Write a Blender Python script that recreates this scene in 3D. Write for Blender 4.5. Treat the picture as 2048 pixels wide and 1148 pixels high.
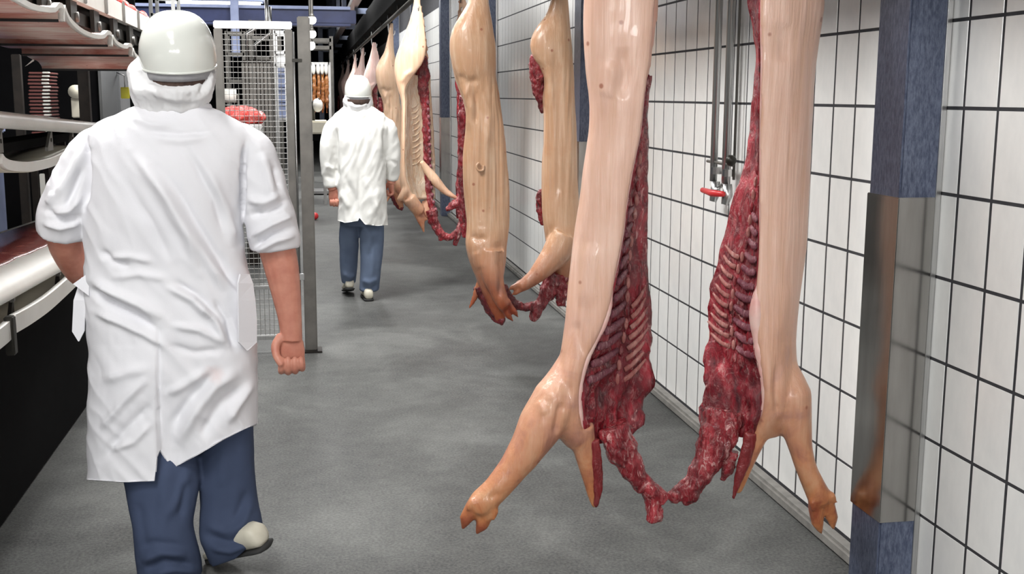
import bpy, bmesh, math, random
import numpy as np
from mathutils import Vector, Matrix, noise

for o in list(bpy.data.objects):
    bpy.data.objects.remove(o)
scene = bpy.context.scene
COL = scene.collection
PI = math.pi
random.seed(7)

# ------------------------------------------------------------------ camera
CAM_H = 1.60
FPX = 2293.0
YAW, PITCH, ROLL = math.radians(10.0), math.radians(9.5), math.radians(0.27)
cF = Vector((math.sin(YAW)*math.cos(PITCH), math.cos(YAW)*math.cos(PITCH), -math.sin(PITCH)))
cR = Vector((math.cos(YAW), -math.sin(YAW), 0))
cU = cR.cross(cF)
_c, _s = math.cos(ROLL), math.sin(ROLL)
cR, cU = _c*cR + _s*cU, -_s*cR + _c*cU
cam_data = bpy.data.cameras.new('camera')
cam = bpy.data.objects.new('camera', cam_data)
COL.objects.link(cam)
m3 = Matrix((cR, cU, -cF)).transposed().to_4x4()
m3.translation = Vector((0, 0, CAM_H))
cam.matrix_world = m3
cam_data.sensor_width = 36.0
cam_data.lens = FPX/2048.0*36.0
cam_data.clip_start = 0.05
cam_data.clip_end = 200
scene.camera = cam

# ------------------------------------------------------------------ world, exposure
world = bpy.data.worlds.new('world')
scene.world = world
world.use_nodes = True
world.node_tree.nodes['Background'].inputs[0].default_value = (0.75, 0.82, 1.0, 1)
world.node_tree.nodes['Background'].inputs[1].default_value = 0.03
scene.view_settings.view_transform = 'Standard'
scene.view_settings.look = 'None'
scene.view_settings.gamma = 1.0
scene.view_settings.use_curve_mapping = False
scene.view_settings.exposure = 0.0

# large ceiling lamps: x, y, z, length, power (their housings are built further down)
LAMPS = [(-1.1, -1.2, 3.75, 70), (-1.1, 1.1, 3.75, 90), (-1.0, 4.8, 3.75, 160), (-.2, 8.2, 3.75, 180),
         (0.3, 12.5, 3.75, 85), (0.3, 17.0, 3.75, 150), (0.3, 22.5, 3.75, 150), (-2.2, 13.5, 3.75, 45), (-2.6, 19.0, 3.75, 110)]
# added frontal fill lamps on the wall behind the viewer: x, z, power
FILL_LAMPS = [(-2.2, 2.1, 25), (-.6, 2.1, 30), (1.0, 2.1, 85)]
for (lx, lz, pw) in FILL_LAMPS:
    ld = bpy.data.lights.new('fill_lamp_light', 'AREA')
    ld.shape = 'RECTANGLE'
    ld.size = 1.1
    ld.size_y = .5
    ld.energy = pw
    ld.color = (1.0, 0.995, 0.985)
    lo = bpy.data.objects.new('fill_lamp_light', ld)
    lo.location = (lx, -3.82, lz)
    lo.rotation_euler = (math.radians(90), 0, 0)
    COL.objects.link(lo)
for (lx, ly, lz, pw) in LAMPS:
    ld = bpy.data.lights.new('ceiling_lamp_light', 'AREA')
    ld.shape = 'RECTANGLE'
    ld.size = 0.9
    ld.size_y = 1.5
    ld.energy = pw
    ld.color = (1.0, 0.995, 0.985)
    lo = bpy.data.objects.new('ceiling_lamp_light', ld)
    lo.location = (lx, ly, lz-0.07)
    COL.objects.link(lo)


# ------------------------------------------------------------------ pixel helpers (offline measurements of the photograph, 2048x1148)
def ray(px, py):
    return cF + cR*((px-1024.0)/FPX) - cU*((py-574.0)/FPX)

def at(px, py, Y):
    d = ray(px, py)
    t = Y/d.y
    return Vector((d.x*t, Y, d.z*t + CAM_H))

def atX(px, py, X):
    d = ray(px, py)
    t = X/d.x
    return Vector((X, d.y*t, d.z*t + CAM_H))

def atZ(px, py, Z=0.0):
    d = ray(px, py)
    t = (Z-CAM_H)/d.z
    return Vector((d.x*t, d.y*t, Z))

def proj_np(V):
    P = V - np.array([0, 0, CAM_H])
    w = P @ np.array(cF)
    return np.stack([1024+FPX*(P @ np.array(cR))/w, 574-FPX*(P @ np.array(cU))/w], 1)

def pxs(Y):           # metres per pixel at depth Y (approximately)
    return (at(1000, 400, Y)-at(900, 400, Y)).length/100.0

# ------------------------------------------------------------------ materials
def nd(nt, t, **kw):
    n = nt.nodes.new(t)
    for k, v in kw.items():
        if k.startswith('i_'):
            n.inputs[k[2:].replace('_', ' ')].default_value = v
        else:
            setattr(n, k, v)
    return n

def base_mat(name, rough=0.5, metal=0.0, spec=0.5, coat=0.0, sss=0.0, sss_r=(1, .3, .2), sss_s=0.01):
    m = bpy.data.materials.new(name)
    m.use_nodes = True
    nt = m.node_tree
    b = nt.nodes['Principled BSDF']
    b.inputs['Roughness'].default_value = rough
    b.inputs['Metallic'].default_value = metal
    b.inputs['Specular IOR Level'].default_value = spec
    b.inputs['Coat Weight'].default_value = coat
    if sss:
        b.inputs['Subsurface Weight'].default_value = sss
        b.inputs['Subsurface Radius'].default_value = sss_r
        b.inputs['Subsurface Scale'].default_value = sss_s
    return m, nt, b

def ramp(nt, stops, fac):
    r = nt.nodes.new('ShaderNodeValToRGB')
    el = r.color_ramp.elements
    while len(el) < len(stops):
        el.new(0.5)
    for e, (p, c) in zip(el, stops):
        e.position = p
        e.color = (*c, 1) if len(c) == 3 else c
    nt.links.new(fac, r.inputs[0])
    return r.outputs[0]

def coords(nt, scale=(1, 1, 1), kind='Object'):
    tc = nt.nodes.new('ShaderNodeTexCoord')
    mp = nt.nodes.new('ShaderNodeMapping')
    mp.inputs['Scale'].default_value = scale
    nt.links.new(tc.outputs[kind], mp.inputs[0])
    return mp.outputs[0]

def noise_tex(nt, vec, scale, detail=4, rough=0.55, dist=0.0):
    n = nt.nodes.new('ShaderNodeTexNoise')
    n.inputs['Scale'].default_value = scale
    n.inputs['Detail'].default_value = detail
    n.inputs['Roughness'].default_value = rough
    n.inputs['Distortion'].default_value = dist
    nt.links.new(vec, n.inputs['Vector'])
    return n.outputs['Fac']

def mixc(nt, fac, a, b, mode='MIX'):
    n = nt.nodes.new('ShaderNodeMix')
    n.data_type = 'RGBA'
    n.blend_type = mode
    for sock, v in ((n.inputs[0], fac), (n.inputs[6], a), (n.inputs[7], b)):
        if hasattr(v, 'is_output'):
            nt.links.new(v, sock)
        elif isinstance(v, (int, float)):
            sock.default_value = v
        else:
            sock.default_value = (*v, 1)
    return n.outputs[2]

def bump(nt, b, h, strength=0.3, dist=0.01):
    n = nt.nodes.new('ShaderNodeBump')
    n.inputs['Strength'].default_value = strength
    n.inputs['Distance'].default_value = dist
    nt.links.new(h, n.inputs['Height'])
    nt.links.new(n.outputs[0], b.inputs['Normal'])

def simple(name, c1, c2=None, scale=8, rough=0.5, metal=0.0, bumpy=0.0, stretch=(1, 1, 1), spec=0.5, coat=0.0, kind='Object', **kw):
    m, nt, b = base_mat(name, rough, metal, spec, coat, **kw)
    if c2 is None:
        c2 = tuple(x*0.85 for x in c1)
    v = coords(nt, stretch, kind)
    n = noise_tex(nt, v, scale)
    nt.links.new(ramp(nt, [(0.3, c1), (0.7, c2)], n), b.inputs['Base Color'])
    if bumpy:
        bump(nt, b, n, bumpy)
    return m

M = {}
M['tile'] = simple('white_glazed_tile', (.86, .86, .84), (.80, .805, .79), 3, 0.16, bumpy=0.03, kind='Generated')
M['grout'] = simple('dark_grout', (.045, .045, .05), (.025, .025, .03), 20, .9)
M['steel'] = simple('brushed_steel', (.62, .62, .61), (.5, .5, .5), 6, 0.28, 1.0, stretch=(40, 40, 1))
M['mirror_steel'] = simple('polished_steel_sheet', (.44, .43, .415), (.36, .35, .335), 5, 0.15, 1.0, bumpy=.015, stretch=(6, 6, 1))
M['dull_steel'] = simple('dull_grey_steel', (.19, .18, .165), (.13, .125, .115), 9, 0.45, .7)
M['dark_steel'] = simple('dark_steel', (.032, .026, .022), (.016, .014, .013), 9, 0.6, .3, spec=.2)
M['black'] = simple('black_painted_steel', (.004, .004, .0045), (.0025, .0025, .003), 6, .85, 0.0, spec=.06)
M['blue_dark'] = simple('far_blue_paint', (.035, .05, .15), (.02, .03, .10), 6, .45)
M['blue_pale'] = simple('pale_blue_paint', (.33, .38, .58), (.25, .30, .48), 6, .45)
M['blue_mid'] = simple('grey_blue_paint', (.16, .19, .27), (.10, .12, .18), 6, .5)
M['plastic'] = simple('white_plastic', (.80, .785, .74), (.72, .70, .65), 5, .38, sss=.05)
M['cream_plastic'] = simple('cream_plastic', (.70, .66, .55), (.60, .56, .45), 5, .45)
M['helmet'] = simple('white_helmet_shell', (.80, .82, .77), (.78, .80, .75), 2, .14, coat=.3)
M['strap'] = simple('grey_strap', (.36, .36, .37), (.28, .28, .3), 30, .8)
M['hair'] = simple('grey_brown_hair', (.10, .06, .045), (.05, .03, .025), 60, .8, bumpy=.4, stretch=(1, 1, .2))
M['red'] = simple('red_plastic', (.62, .03, .03), (.5, .02, .03), 8, .4)
M['yellow'] = simple('yellow_plastic', (.75, .68, .03), (.65, .6, .03), 8, .4)
M['shoe'] = simple('off_white_shoe_leather', (.66, .63, .53), (.55, .52, .42), 12, .5, bumpy=.1)
M['sole'] = simple('dark_rubber_sole', (.03, .03, .03), (.02, .02, .02), 12, .8)
M['fat'] = simple('white_pork_fat', (.80, .56, .50), (.74, .40, .36), 18, .35, bumpy=.2, sss=.15, sss_s=.008)
M['roller'] = simple('machine_black', (.03, .027, .02), (.015, .014, .012), 8, .4, .4)
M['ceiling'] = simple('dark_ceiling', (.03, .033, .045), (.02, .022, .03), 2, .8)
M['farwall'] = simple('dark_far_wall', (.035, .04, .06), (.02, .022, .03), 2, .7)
M['grey_panel'] = simple('grey_panel_paint', (.15, .155, .16), (.13, .135, .14), 3, .5)
M['crate'] = simple('maroon_crate', (.22, .07, .06), (.15, .05, .045), 8, .5)

def emit(name, c, s):
    m, nt, b = base_mat(name)
    b.inputs['Base Color'].default_value = (*c, 1)
    b.inputs['Emission Color'].default_value = (*c, 1)
    b.inputs['Emission Strength'].default_value = s
    v = coords(nt)
    n = noise_tex(nt, v, 2)
    nt.links.new(ramp(nt, [(0, c), (1, tuple(x*.97 for x in c))], n), b.inputs['Base Color'])
    return m
M['wire'] = simple('grey_galvanised_wire', (.24, .235, .22), (.17, .165, .155), 9, .5, .2)
M['lamp'] = emit('lamp_diffuser', (1, .98, .94), 6.0)
M['lamp_round'] = emit('round_lamp_glass', (1, .97, .9), 9.0)

def concrete():
    m, nt, b = base_mat('wet_concrete', .35, 0, .09)
    v = coords(nt)
    n1 = noise_tex(nt, v, 1.1, 6, .62, .6)
    n2 = noise_tex(nt, v, 9, 5, .65)
    n3 = noise_tex(nt, v, 90, 2, .7)
    c = ramp(nt, [(.36, (.032, .034, .033)), (.50, (.078, .081, .078)), (.63, (.155, .159, .152))], n1)
    c = mixc(nt, .25, c, ramp(nt, [(.3, (.045, .045, .048)), (.7, (.18, .18, .172))], n2))
    c = mixc(nt, .30, c, ramp(nt, [(.35, (.04, .04, .043)), (.65, (.20, .20, .192))], n3))
    vo = nt.nodes.new('ShaderNodeTexVoronoi')
    vo.inputs['Scale'].default_value = 3.2
    nt.links.new(v, vo.inputs['Vector'])
    spot = ramp(nt, [(.012, (1, 1, 1)), (.022, (0, 0, 0))], vo.outputs['Distance'])
    c = mixc(nt, spot, c, (.05, .035, .035))
    nt.links.new(c, b.inputs['Base Color'])
    rr = nt.nodes.new('ShaderNodeMapRange')
    rr.inputs['From Min'].default_value = .3
    rr.inputs['From Max'].default_value = .7
    rr.inputs['To Min'].default_value = .46
    rr.inputs['To Max'].default_value = .72
    nt.links.new(n1, rr.inputs[0])
    nt.links.new(rr.outputs[0], b.inputs['Roughness'])
    bump(nt, b, n3, .12, .004)
    return m
M['concrete'] = concrete()
M['kerb'] = simple('kerb_concrete', (.27, .26, .24), (.16, .155, .145), 14, .6, bumpy=.3)

def blue_column():
    m, nt, b = base_mat('navy_column_paint', .42)
    v = coords(nt, (1, 1, .25))
    n = noise_tex(nt, v, 120, 3, .8)
    n2 = noise_tex(nt, v, 5, 3, .6)
    c = ramp(nt, [(.38, (.04, .05, .09)), (.66, (.18, .205, .28))], n)
    c = mixc(nt, .45, c, ramp(nt, [(.35, (.012, .02, .05)), (.7, (.09, .115, .185))], n2))
    nt.links.new(c, b.inputs['Base Color'])
    bump(nt, b, n, .08)
    return m
M['navy'] = blue_column()

def pork_skin(name, a, bcol, leg, zlo, zhi):
    # a, bcol: mottling of the trunk; leg: the redder scalded shanks and trotters
    m, nt, b = base_mat(name, .36, 0, .5, 0.12, .12, (1, .35, .2), .012)
    v = coords(nt)
    n1 = noise_tex(nt, v, 4.5, 5, .6, .5)
    vs = coords(nt, (15, 15, .8))
    n2 = noise_tex(nt, vs, 3.0, 4, .6, .3)
    c = ramp(nt, [(.32, a), (.68, bcol)], n1)
    c = mixc(nt, .55, c, ramp(nt, [(.30, (bcol[0]*.86, bcol[1]*.80, bcol[2]*.66)), (.52, bcol), (.72, tuple(min(1, x*1.10) for x in a))], n2))
    # reddening of the shanks, towards the hanging end of the body
    sx = nt.nodes.new('ShaderNodeSeparateXYZ')
    nt.links.new(v, sx.inputs[0])
    ad = nt.nodes.new('ShaderNodeMath')
    ad.operation = 'MULTIPLY_ADD'
    ad.inputs[1].default_value = .35
    nt.links.new(n1, ad.inputs[0])
    nt.links.new(sx.outputs[2], ad.inputs[2])
    mr = nt.nodes.new('ShaderNodeMapRange')
    mr.inputs['From Min'].default_value = zhi+.17
    mr.inputs['From Max'].default_value = zlo+.17
    nt.links.new(ad.outputs[0], mr.inputs[0])
    c = mixc(nt, mr.outputs[0], c, ramp(nt, [(.32, (min(1, leg[0]*1.12), leg[1]*1.5, leg[2]*1.9)), (.5, leg), (.66, (leg[0]*.6, leg[1]*.42, leg[2]*.5))], noise_tex(nt, v, 9, 5, .6, .6)))
    vo = nt.nodes.new('ShaderNodeTexVoronoi')
    vo.inputs['Scale'].default_value = 10
    nt.links.new(v, vo.inputs['Vector'])
    spot = ramp(nt, [(.06, (1, 1, 1)), (.10, (0, 0, 0))], vo.outputs['Distance'])
    k = nt.nodes.new('ShaderNodeMath')
    k.operation = 'MULTIPLY'
    k.inputs[1].default_value = .75
    nt.links.new(spot, k.inputs[0])
    c = mixc(nt, k.outputs[0], c, (.30, .09, .05))
    nt.links.new(c, b.inputs['Base Color'])
    bump(nt, b, n2, .45, .009)
    return m
M['skin_near'] = pork_skin('pale_pork_skin', (.80, .565, .46), (.71, .44, .335), (.50, .19, .075), .10, .86)
M['skin_mid'] = pork_skin('tan_pork_skin', (.64, .46, .32), (.53, .30, .175), (.33, .075, .028), .08, .56)
M['skin_far'] = pork_skin('cream_pork_skin', (.82, .60, .43), (.76, .50, .34), (.5, .2, .1), .12, .5)
M['skin_pink'] = pork_skin('pinkish_pork_skin', (.85, .66, .60), (.82, .55, .50), (.6, .3, .25), .12, .5)
M['skin_brown'] = pork_skin('brown_smoked_skin', (.45, .20, .06), (.25, .09, .025), (.22, .07, .02), .12, .5)

def meat(name, dark, midc, light, fat, scale=1.0, fatpos=.60):
    m, nt, b = base_mat(name, .27, 0, .55, 0.15, .08, (1, .2, .15), .008)
    v = coords(nt, (1.6, 1.6, .7))
    n1 = noise_tex(nt, v, 16*scale, 6, .65, 1.2)
    n2 = noise_tex(nt, v, 30*scale, 6, .7, .8)
    n3 = noise_tex(nt, v, 11*scale, 3, .5, 2.5)
    n4 = noise_tex(nt, v, 5*scale, 2, .5)
    c = ramp(nt, [(.30, dark), (.5, midc), (.68, light)], n1)
    f = ramp(nt, [(fatpos-.03, (0, 0, 0)), (fatpos+.06, (.95, .95, .95))], n2)
    c = mixc(nt, f, c, fat)
    e = ramp(nt, [(.46, (0, 0, 0)), (.5, (.22, .22, .22)), (.54, (0, 0, 0))], n3)
    c = mixc(nt, e, c, fat)
    c = mixc(nt, ramp(nt, [(.36, (.55, .55, .55)), (.56, (0, 0, 0))], n4), c, dark)
    nt.links.new(c, b.inputs['Base Color'])
    bump(nt, b, n2, .8, .014)
    return m
M['meat'] = meat('raw_pork_meat', (.05, .003, .007), (.25, .010, .020), (.50, .035, .055), (.72, .38, .36), .9, .62)
M['meat_dark'] = meat('dark_raw_meat', (.05, .003, .006), (.13, .007, .012), (.27, .02, .025), (.42, .15, .14), 1.0, .68)
M['rib'] = meat('pink_rib_bone', (.13, .028, .048), (.23, .06, .085), (.36, .12, .145), (.58, .33, .34), 1.0, .6)
M['feather'] = meat('pale_spine_bone', (.30, .08, .07), (.44, .16, .14), (.56, .26, .22), (.70, .44, .40), 1.0, .6)
M['cavity'] = meat('pale_cavity_lining', (.62, .42, .27), (.70, .52, .36), (.76, .60, .45), (.78, .66, .52), .5, .5)
M['flap'] = meat('dark_jowl_meat', (.14, .012, .014), (.24, .022, .026), (.34, .05, .05), (.48, .15, .14), .5, .66)
M['red_meat'] = meat('bright_red_meat', (.45, .02, .02), (.60, .05, .04), (.72, .12, .10), (.8, .4, .36), .8, .62)
M['gutmeat'] = meat('bloody_joint_meat', (.06, .003, .006), (.27, .013, .022), (.52, .05, .065), (.76, .42, .40), .9, .58)

def stained(name):
    m, nt, b = base_mat(name, .36)
    v = coords(nt, (.6, 3, 3))
    n = noise_tex(nt, v, 3.5, 6, .7, .6)
    n2 = noise_tex(nt, coords(nt), 22, 4, .7)
    c = ramp(nt, [(.34, (.46, .13, .10)), (.50, (.66, .34, .28)), (.66, (.78, .66, .58))], n)
    c = mixc(nt, ramp(nt, [(.66, (0, 0, 0)), (.72, (1, 1, 1))], n2), c, (.22, .02, .02))
    nt.links.new(c, b.inputs['Base Color'])
    return m
M['stained'] = stained('blood_stained_plastic')

def cloth(name, c1, c2, stain=None):
    m, nt, b = base_mat(name, .85, 0, .25)
    v = coords(nt)
    n = noise_tex(nt, v, 3, 4)
    w = noise_tex(nt, v, 320, 2, .8)
    c = ramp(nt, [(.3, c1), (.7, c2)], n)
    if stain:
        (sx, sy, sz), rad = stain
        vm = nt.nodes.new('ShaderNodeVectorMath')
        vm.operation = 'DISTANCE'
        vm.inputs[1].default_value = (sx, sy, sz)
        nt.links.new(v, vm.inputs[0])
        ad = nt.nodes.new('ShaderNodeMath')
        ad.operation = 'MULTIPLY_ADD'
        ad.inputs[1].default_value = .05
        nt.links.new(noise_tex(nt, v, 25, 4), ad.inputs[0])
        nt.links.new(vm.outputs['Value'], ad.inputs[2])
        f = ramp(nt, [(rad*.6, (.45, .45, .45)), (rad+.03, (0, 0, 0))], ad.outputs[0])
        c = mixc(nt, f, c, (.62, .33, .28))
    nt.links.new(c, b.inputs['Base Color'])
    bump(nt, b, w, .15, .002)
    return m
M['trousers'] = cloth('navy_work_trousers', (.055, .075, .135), (.04, .055, .10))
M['trousers2'] = cloth('faded_blue_trousers', (.13, .17, .25), (.09, .12, .19))
M['net'] = cloth('white_hair_net', (.80, .80, .80), (.70, .70, .71))
M['skin'] = simple('ruddy_skin', (.60, .27, .19), (.48, .18, .125), 22, .5, bumpy=.12, sss=.12, sss_s=.01)

# ------------------------------------------------------------------ mesh helpers
def link(o, parent=None):
    COL.objects.link(o)
    if parent:
        o.parent = parent
    return o

WLOC = {}
def root(name, loc):
    o = bpy.data.objects.new(name, None)
    o.empty_display_size = .1
    o.location = loc
    COL.objects.link(o)
    WLOC[o.name] = Vector(loc)
    return o

def tag(o, label=None, cat=None, group=None, kind=None):
    if label: o['label'] = label
    if cat: o['category'] = cat
    if group: o['group'] = group
    if kind: o['kind'] = kind
    return o

def mesh_obj(name, V, F, mat, parent=None, smooth=True, loc=None):
    """V in world coordinates; the object's origin is its parent's origin (or loc)."""
    me = bpy.data.meshes.new(name)
    off = Vector((0, 0, 0))
    if parent is not None:
        off = WLOC[parent.name]
    elif loc is not None:
        off = Vector(loc)
    V = np.asarray([tuple(v) for v in V] if not isinstance(V, np.ndarray) else V, dtype=float) - np.array(off)
    me.from_pydata(V.tolist(), [], F)
    me.validate()
    bm = bmesh.new()
    bm.from_mesh(me)
    bmesh.ops.recalc_face_normals(bm, faces=bm.faces)
    bm.to_mesh(me)
    bm.free()
    if smooth:
        me.shade_smooth()
    me.materials.append(M[mat] if isinstance(mat, str) else mat)
    o = bpy.data.objects.new(name, me)
    COL.objects.link(o)
    if parent is not None:
        o.parent = parent
    elif loc is not None:
        o.location = loc
    WLOC[o.name] = Vector(off)
    return o

class MB:
    def __init__(self):
        self.V = []
        self.F = []
    def add(self, V, F):
        n = len(self.V)
        self.V += [Vector(v) for v in V]
        self.F += [tuple(i+n for i in f) for f in F]
        return self
    def box(self, lo, hi, bev=0.0):
        lo, hi = Vector(lo), Vector(hi)
        lo, hi = Vector(map(min, lo, hi)), Vector(map(max, lo, hi))
        b = min(bev, min(hi-lo)*.45)
        if b <= 0:
            V = [(x, y, z) for x in (lo.x, hi.x) for y in (lo.y, hi.y) for z in (lo.z, hi.z)]
            F = [(0, 1, 3, 2), (4, 6, 7, 5), (0, 4, 5, 1), (2, 3, 7, 6), (0, 2, 6, 4), (1, 5, 7, 3)]
            return self.add(V, F)
        bm = bmesh.new()
        bmesh.ops.create_cube(bm, size=1)
        for v in bm.verts:
            v.co = Vector((lo[i]+(v.co[i]+.5)*(hi[i]-lo[i]) for i in range(3)))
        bmesh.ops.bevel(bm, geom=bm.edges[:], offset=b, segments=2, affect='EDGES')
        bm.verts.index_update()
        self.add([v.co.copy() for v in bm.verts], [tuple(v.index for v in f.verts) for f in bm.faces])
        bm.free()
        return self
    def tube(self, pts, rad, n=12, flat=1.0, caps=True, side=None):
        pts = [Vector(p) for p in pts]
        if not hasattr(rad, '__len__'):
            rad = [rad]*len(pts)
        rings = []
        t0 = (pts[1]-pts[0]).normalized()
        ref = Vector(side) if side is not None else (Vector((0, 0, 1)) if abs(t0.z) < .85 else Vector((1, 0, 0)))
        u = (ref - t0*ref.dot(t0)).normalized()
        for i, p in enumerate(pts):
            a = pts[max(i-1, 0)]
            c = pts[min(i+1, len(pts)-1)]
            t = (c-a).normalized()
            u = (u - t*u.dot(t)).normalized()
            w = t.cross(u)
            r = rad[i]
            ru, rw = (r if hasattr(r, '__len__') else (r, r*flat))
            rings.append([p + u*(math.cos(2*PI*k/n)*ru) + w*(math.sin(2*PI*k/n)*rw) for k in range(n)])
        return self.loft(rings, caps)
    def loft(self, rings, caps=True):
        n = len(rings[0])
        V = [v for r in rings for v in r]
        F = []
        for i in range(len(rings)-1):
            for k in range(n):
                F.append((i*n+k, i*n+(k+1) % n, (i+1)*n+(k+1) % n, (i+1)*n+k))
        if caps:
            F.append(tuple(range(n-1, -1, -1)))
            F.append(tuple((len(rings)-1)*n+k for k in range(n)))
        return self.add(V, F)
    def ball(self, c, r, seg=14, rings=9):
        c = Vector(c)
        r = r if hasattr(r, '__len__') else (r, r, r)
        V = [c+Vector((0, 0, r[2]))]
        for i in range(1, rings):
            a = PI*i/rings
            for k in range(seg):
                b = 2*PI*k/seg
                V.append(c+Vector((r[0]*math.sin(a)*math.cos(b), r[1]*math.sin(a)*math.sin(b), r[2]*math.cos(a))))
        V.append(c-Vector((0, 0, r[2])))
        F = [(0, 1+k, 1+(k+1) % seg) for k in range(seg)]
        for i in range(rings-2):
            for k in range(seg):
                a = 1+i*seg
                F.append((a+k, a+seg+k, a+seg+(k+1) % seg, a+(k+1) % seg))
        e = len(V)-1
        a = 1+(rings-2)*seg
        F += [(e, a+(k+1) % seg, a+k) for k in range(seg)]
        return self.add(V, F)
    def sheet(self, profile, axis_pts, thick_dir=None):
        """sweep a closed profile (list of Vector) to another offset: axis_pts = [offset vectors]"""
        rings = [[Vector(p)+Vector(a) for p in profile] for a in axis_pts]
        return self.loft(rings)
    def build(self, name, mat, parent=None, smooth=False, loc=None):
        return mesh_obj(name, self.V, self.F, mat, parent, smooth, loc)

def thick_curve(pts, t, nrm):
    """closed ring from an open curve: the curve and its copy moved by t along the curve normal (nrm = plane normal)"""
    pts = [Vector(p) for p in pts]
    nrm = Vector(nrm)
    out = []
    for i, p in enumerate(pts):
        d = (pts[min(i+1, len(pts)-1)]-pts[max(i-1, 0)]).normalized()
        out.append(p + nrm.cross(d)*t)
    return pts + out[::-1]

def catmull(P, n, closed=False):
    P = [Vector(p) for p in P]
    m = len(P)
    out = []
    seg = m if closed else m-1
    for k in range(n):
        s = k/(n if closed else n-1)*seg
        i = min(int(s), seg-1)
        t = s-i
        if closed:
            a, b, c, d = P[(i-1) % m], P[i % m], P[(i+1) % m], P[(i+2) % m]
        else:
            a, b, c, d = P[max(i-1, 0)], P[i], P[i+1], P[min(i+2, m-1)]
        out.append(.5*((2*b)+(c-a)*t+(2*a-5*b+4*c-d)*t*t+(3*b-a-3*c+d)*t*t*t))
    return out

def interp_rows(rows, n):
    """rows: list of tuples with increasing first entry; smooth (Catmull) resample to n rows"""
    k = len(rows[0])
    A = np.array(rows, float)
    ts = np.linspace(A[0, 0], A[-1, 0], n)
    out = np.zeros((n, k))
    out[:, 0] = ts
    # monotone-ish cubic through finite differences
    x = A[:, 0]
    for j in range(1, k):
        y = A[:, j]
        d = np.gradient(y, x)
        idx = np.clip(np.searchsorted(x, ts)-1, 0, len(x)-2)
        h = x[idx+1]-x[idx]
        t = (ts-x[idx])/h
        out[:, j] = ((2*t**3-3*t**2+1)*y[idx]+(t**3-2*t**2+t)*h*d[idx]+(-2*t**3+3*t**2)*y[idx+1]+(t**3-t**2)*h*d[idx+1])
    return out

def remesh(mb, voxel, smooth=2):
    me = bpy.data.meshes.new('tmp')
    me.from_pydata([tuple(v) for v in mb.V], [], mb.F)
    ob = bpy.data.objects.new('tmp', me)
    COL.objects.link(ob)
    md = ob.modifiers.new('r', 'REMESH')
    md.mode = 'VOXEL'
    md.voxel_size = voxel
    dg = bpy.context.evaluated_depsgraph_get()
    ev = ob.evaluated_get(dg)
    m2 = bpy.data.meshes.new_from_object(ev)
    n = len(m2.vertices)
    V = np.zeros(n*3)
    m2.vertices.foreach_get('co', V)
    V = V.reshape(-1, 3)
    E = np.zeros(len(m2.edges)*2, dtype=int)
    m2.edges.foreach_get('vertices', E)
    E = E.reshape(-1, 2)
    F = [tuple(p.vertices) for p in m2.polygons]
    bpy.data.objects.remove(ob)
    bpy.data.meshes.remove(me)
    bpy.data.meshes.remove(m2)
    deg = np.zeros(n)
    np.add.at(deg, E[:, 0], 1)
    np.add.at(deg, E[:, 1], 1)
    for i in range(smooth):
        S = np.zeros_like(V)
        np.add.at(S, E[:, 0], V[E[:, 1]])
        np.add.at(S, E[:, 1], V[E[:, 0]])
        V = V*.4 + .6*S/np.maximum(deg, 1)[:, None]
    return V, F

def normals(V, F):
    N = np.zeros_like(V)
    A = np.array([f[:3] for f in F])
    n = np.cross(V[A[:, 1]]-V[A[:, 0]], V[A[:, 2]]-V[A[:, 0]])
    for k in range(3):
        np.add.at(N, A[:, k], n)
    q = np.array([f[3] if len(f) > 3 else f[2] for f in F])
    np.add.at(N, q, n)
    return N/np.maximum(np.linalg.norm(N, axis=1), 1e-12)[:, None]

def fbm(V, scale, octaves=3, seed=0, stretch=(1, 1, 1)):
    s = Vector(stretch)
    off = Vector((seed*3.1, seed*1.7, seed*2.3))
    return np.array([noise.fractal(Vector((v[0]*s.x, v[1]*s.y, v[2]*s.z))*scale+off, 1.0, 2.0, octaves) for v in V])

def ring_ellipse(py, xl, xr, Y, bn, bf, n=36, e=2.4):
    """horizontal section: image extents xl..xr at depth Y, reaching bn towards the camera and bf away"""
    a, b = at(xl, py, Y), at(xr, py, Y)
    z = (a.z+b.z)/2
    cx, hw = (a.x+b.x)/2, (b.x-a.x)/2
    out = []
    for k in range(n):
        t = 2*PI*k/n
        c, s = math.cos(t), math.sin(t)
        c = math.copysign(abs(c)**(2/e), c)
        s = math.copysign(abs(s)**(2/e), s)
        out.append(Vector((cx+hw*c, Y+(bf if s > 0 else bn)*s, z)))
    return out

def loft_rows(mb, rows, Y, n=30, seg=36, e=2.4):
    """rows: (py, xl, xr, near, far) or with a sixth entry dY"""
    R = interp_rows([tuple(r)+((0,) if len(r) == 5 else ()) for r in rows], n)
    mb.loft([ring_ellipse(r[0], r[1], r[2], Y+r[5], max(.004, r[3]), max(.004, r[4]), seg, e) for r in R])
    return mb

def limb(mb, path, Y, n=16, seg=16, flat=1.0):
    """path: (px, py, dY, radius in px)"""
    P = [at(p[0], p[1], Y+p[2]) for p in path]
    R = [p[3]*pxs(Y) for p in path]
    m = max(8, len(P)*5)
    C = catmull(P, m)
    rr = np.interp(np.linspace(0, len(P)-1, m), range(len(P)), R)
    mb.tube(C, list(rr), seg, flat)
    return mb

def copy_tree(o, parent=None):
    c = o.copy()
    COL.objects.link(c)
    if parent:
        c.parent = parent
    for ch in list(o.children):
        copy_tree(ch, c)
    return c

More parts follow.
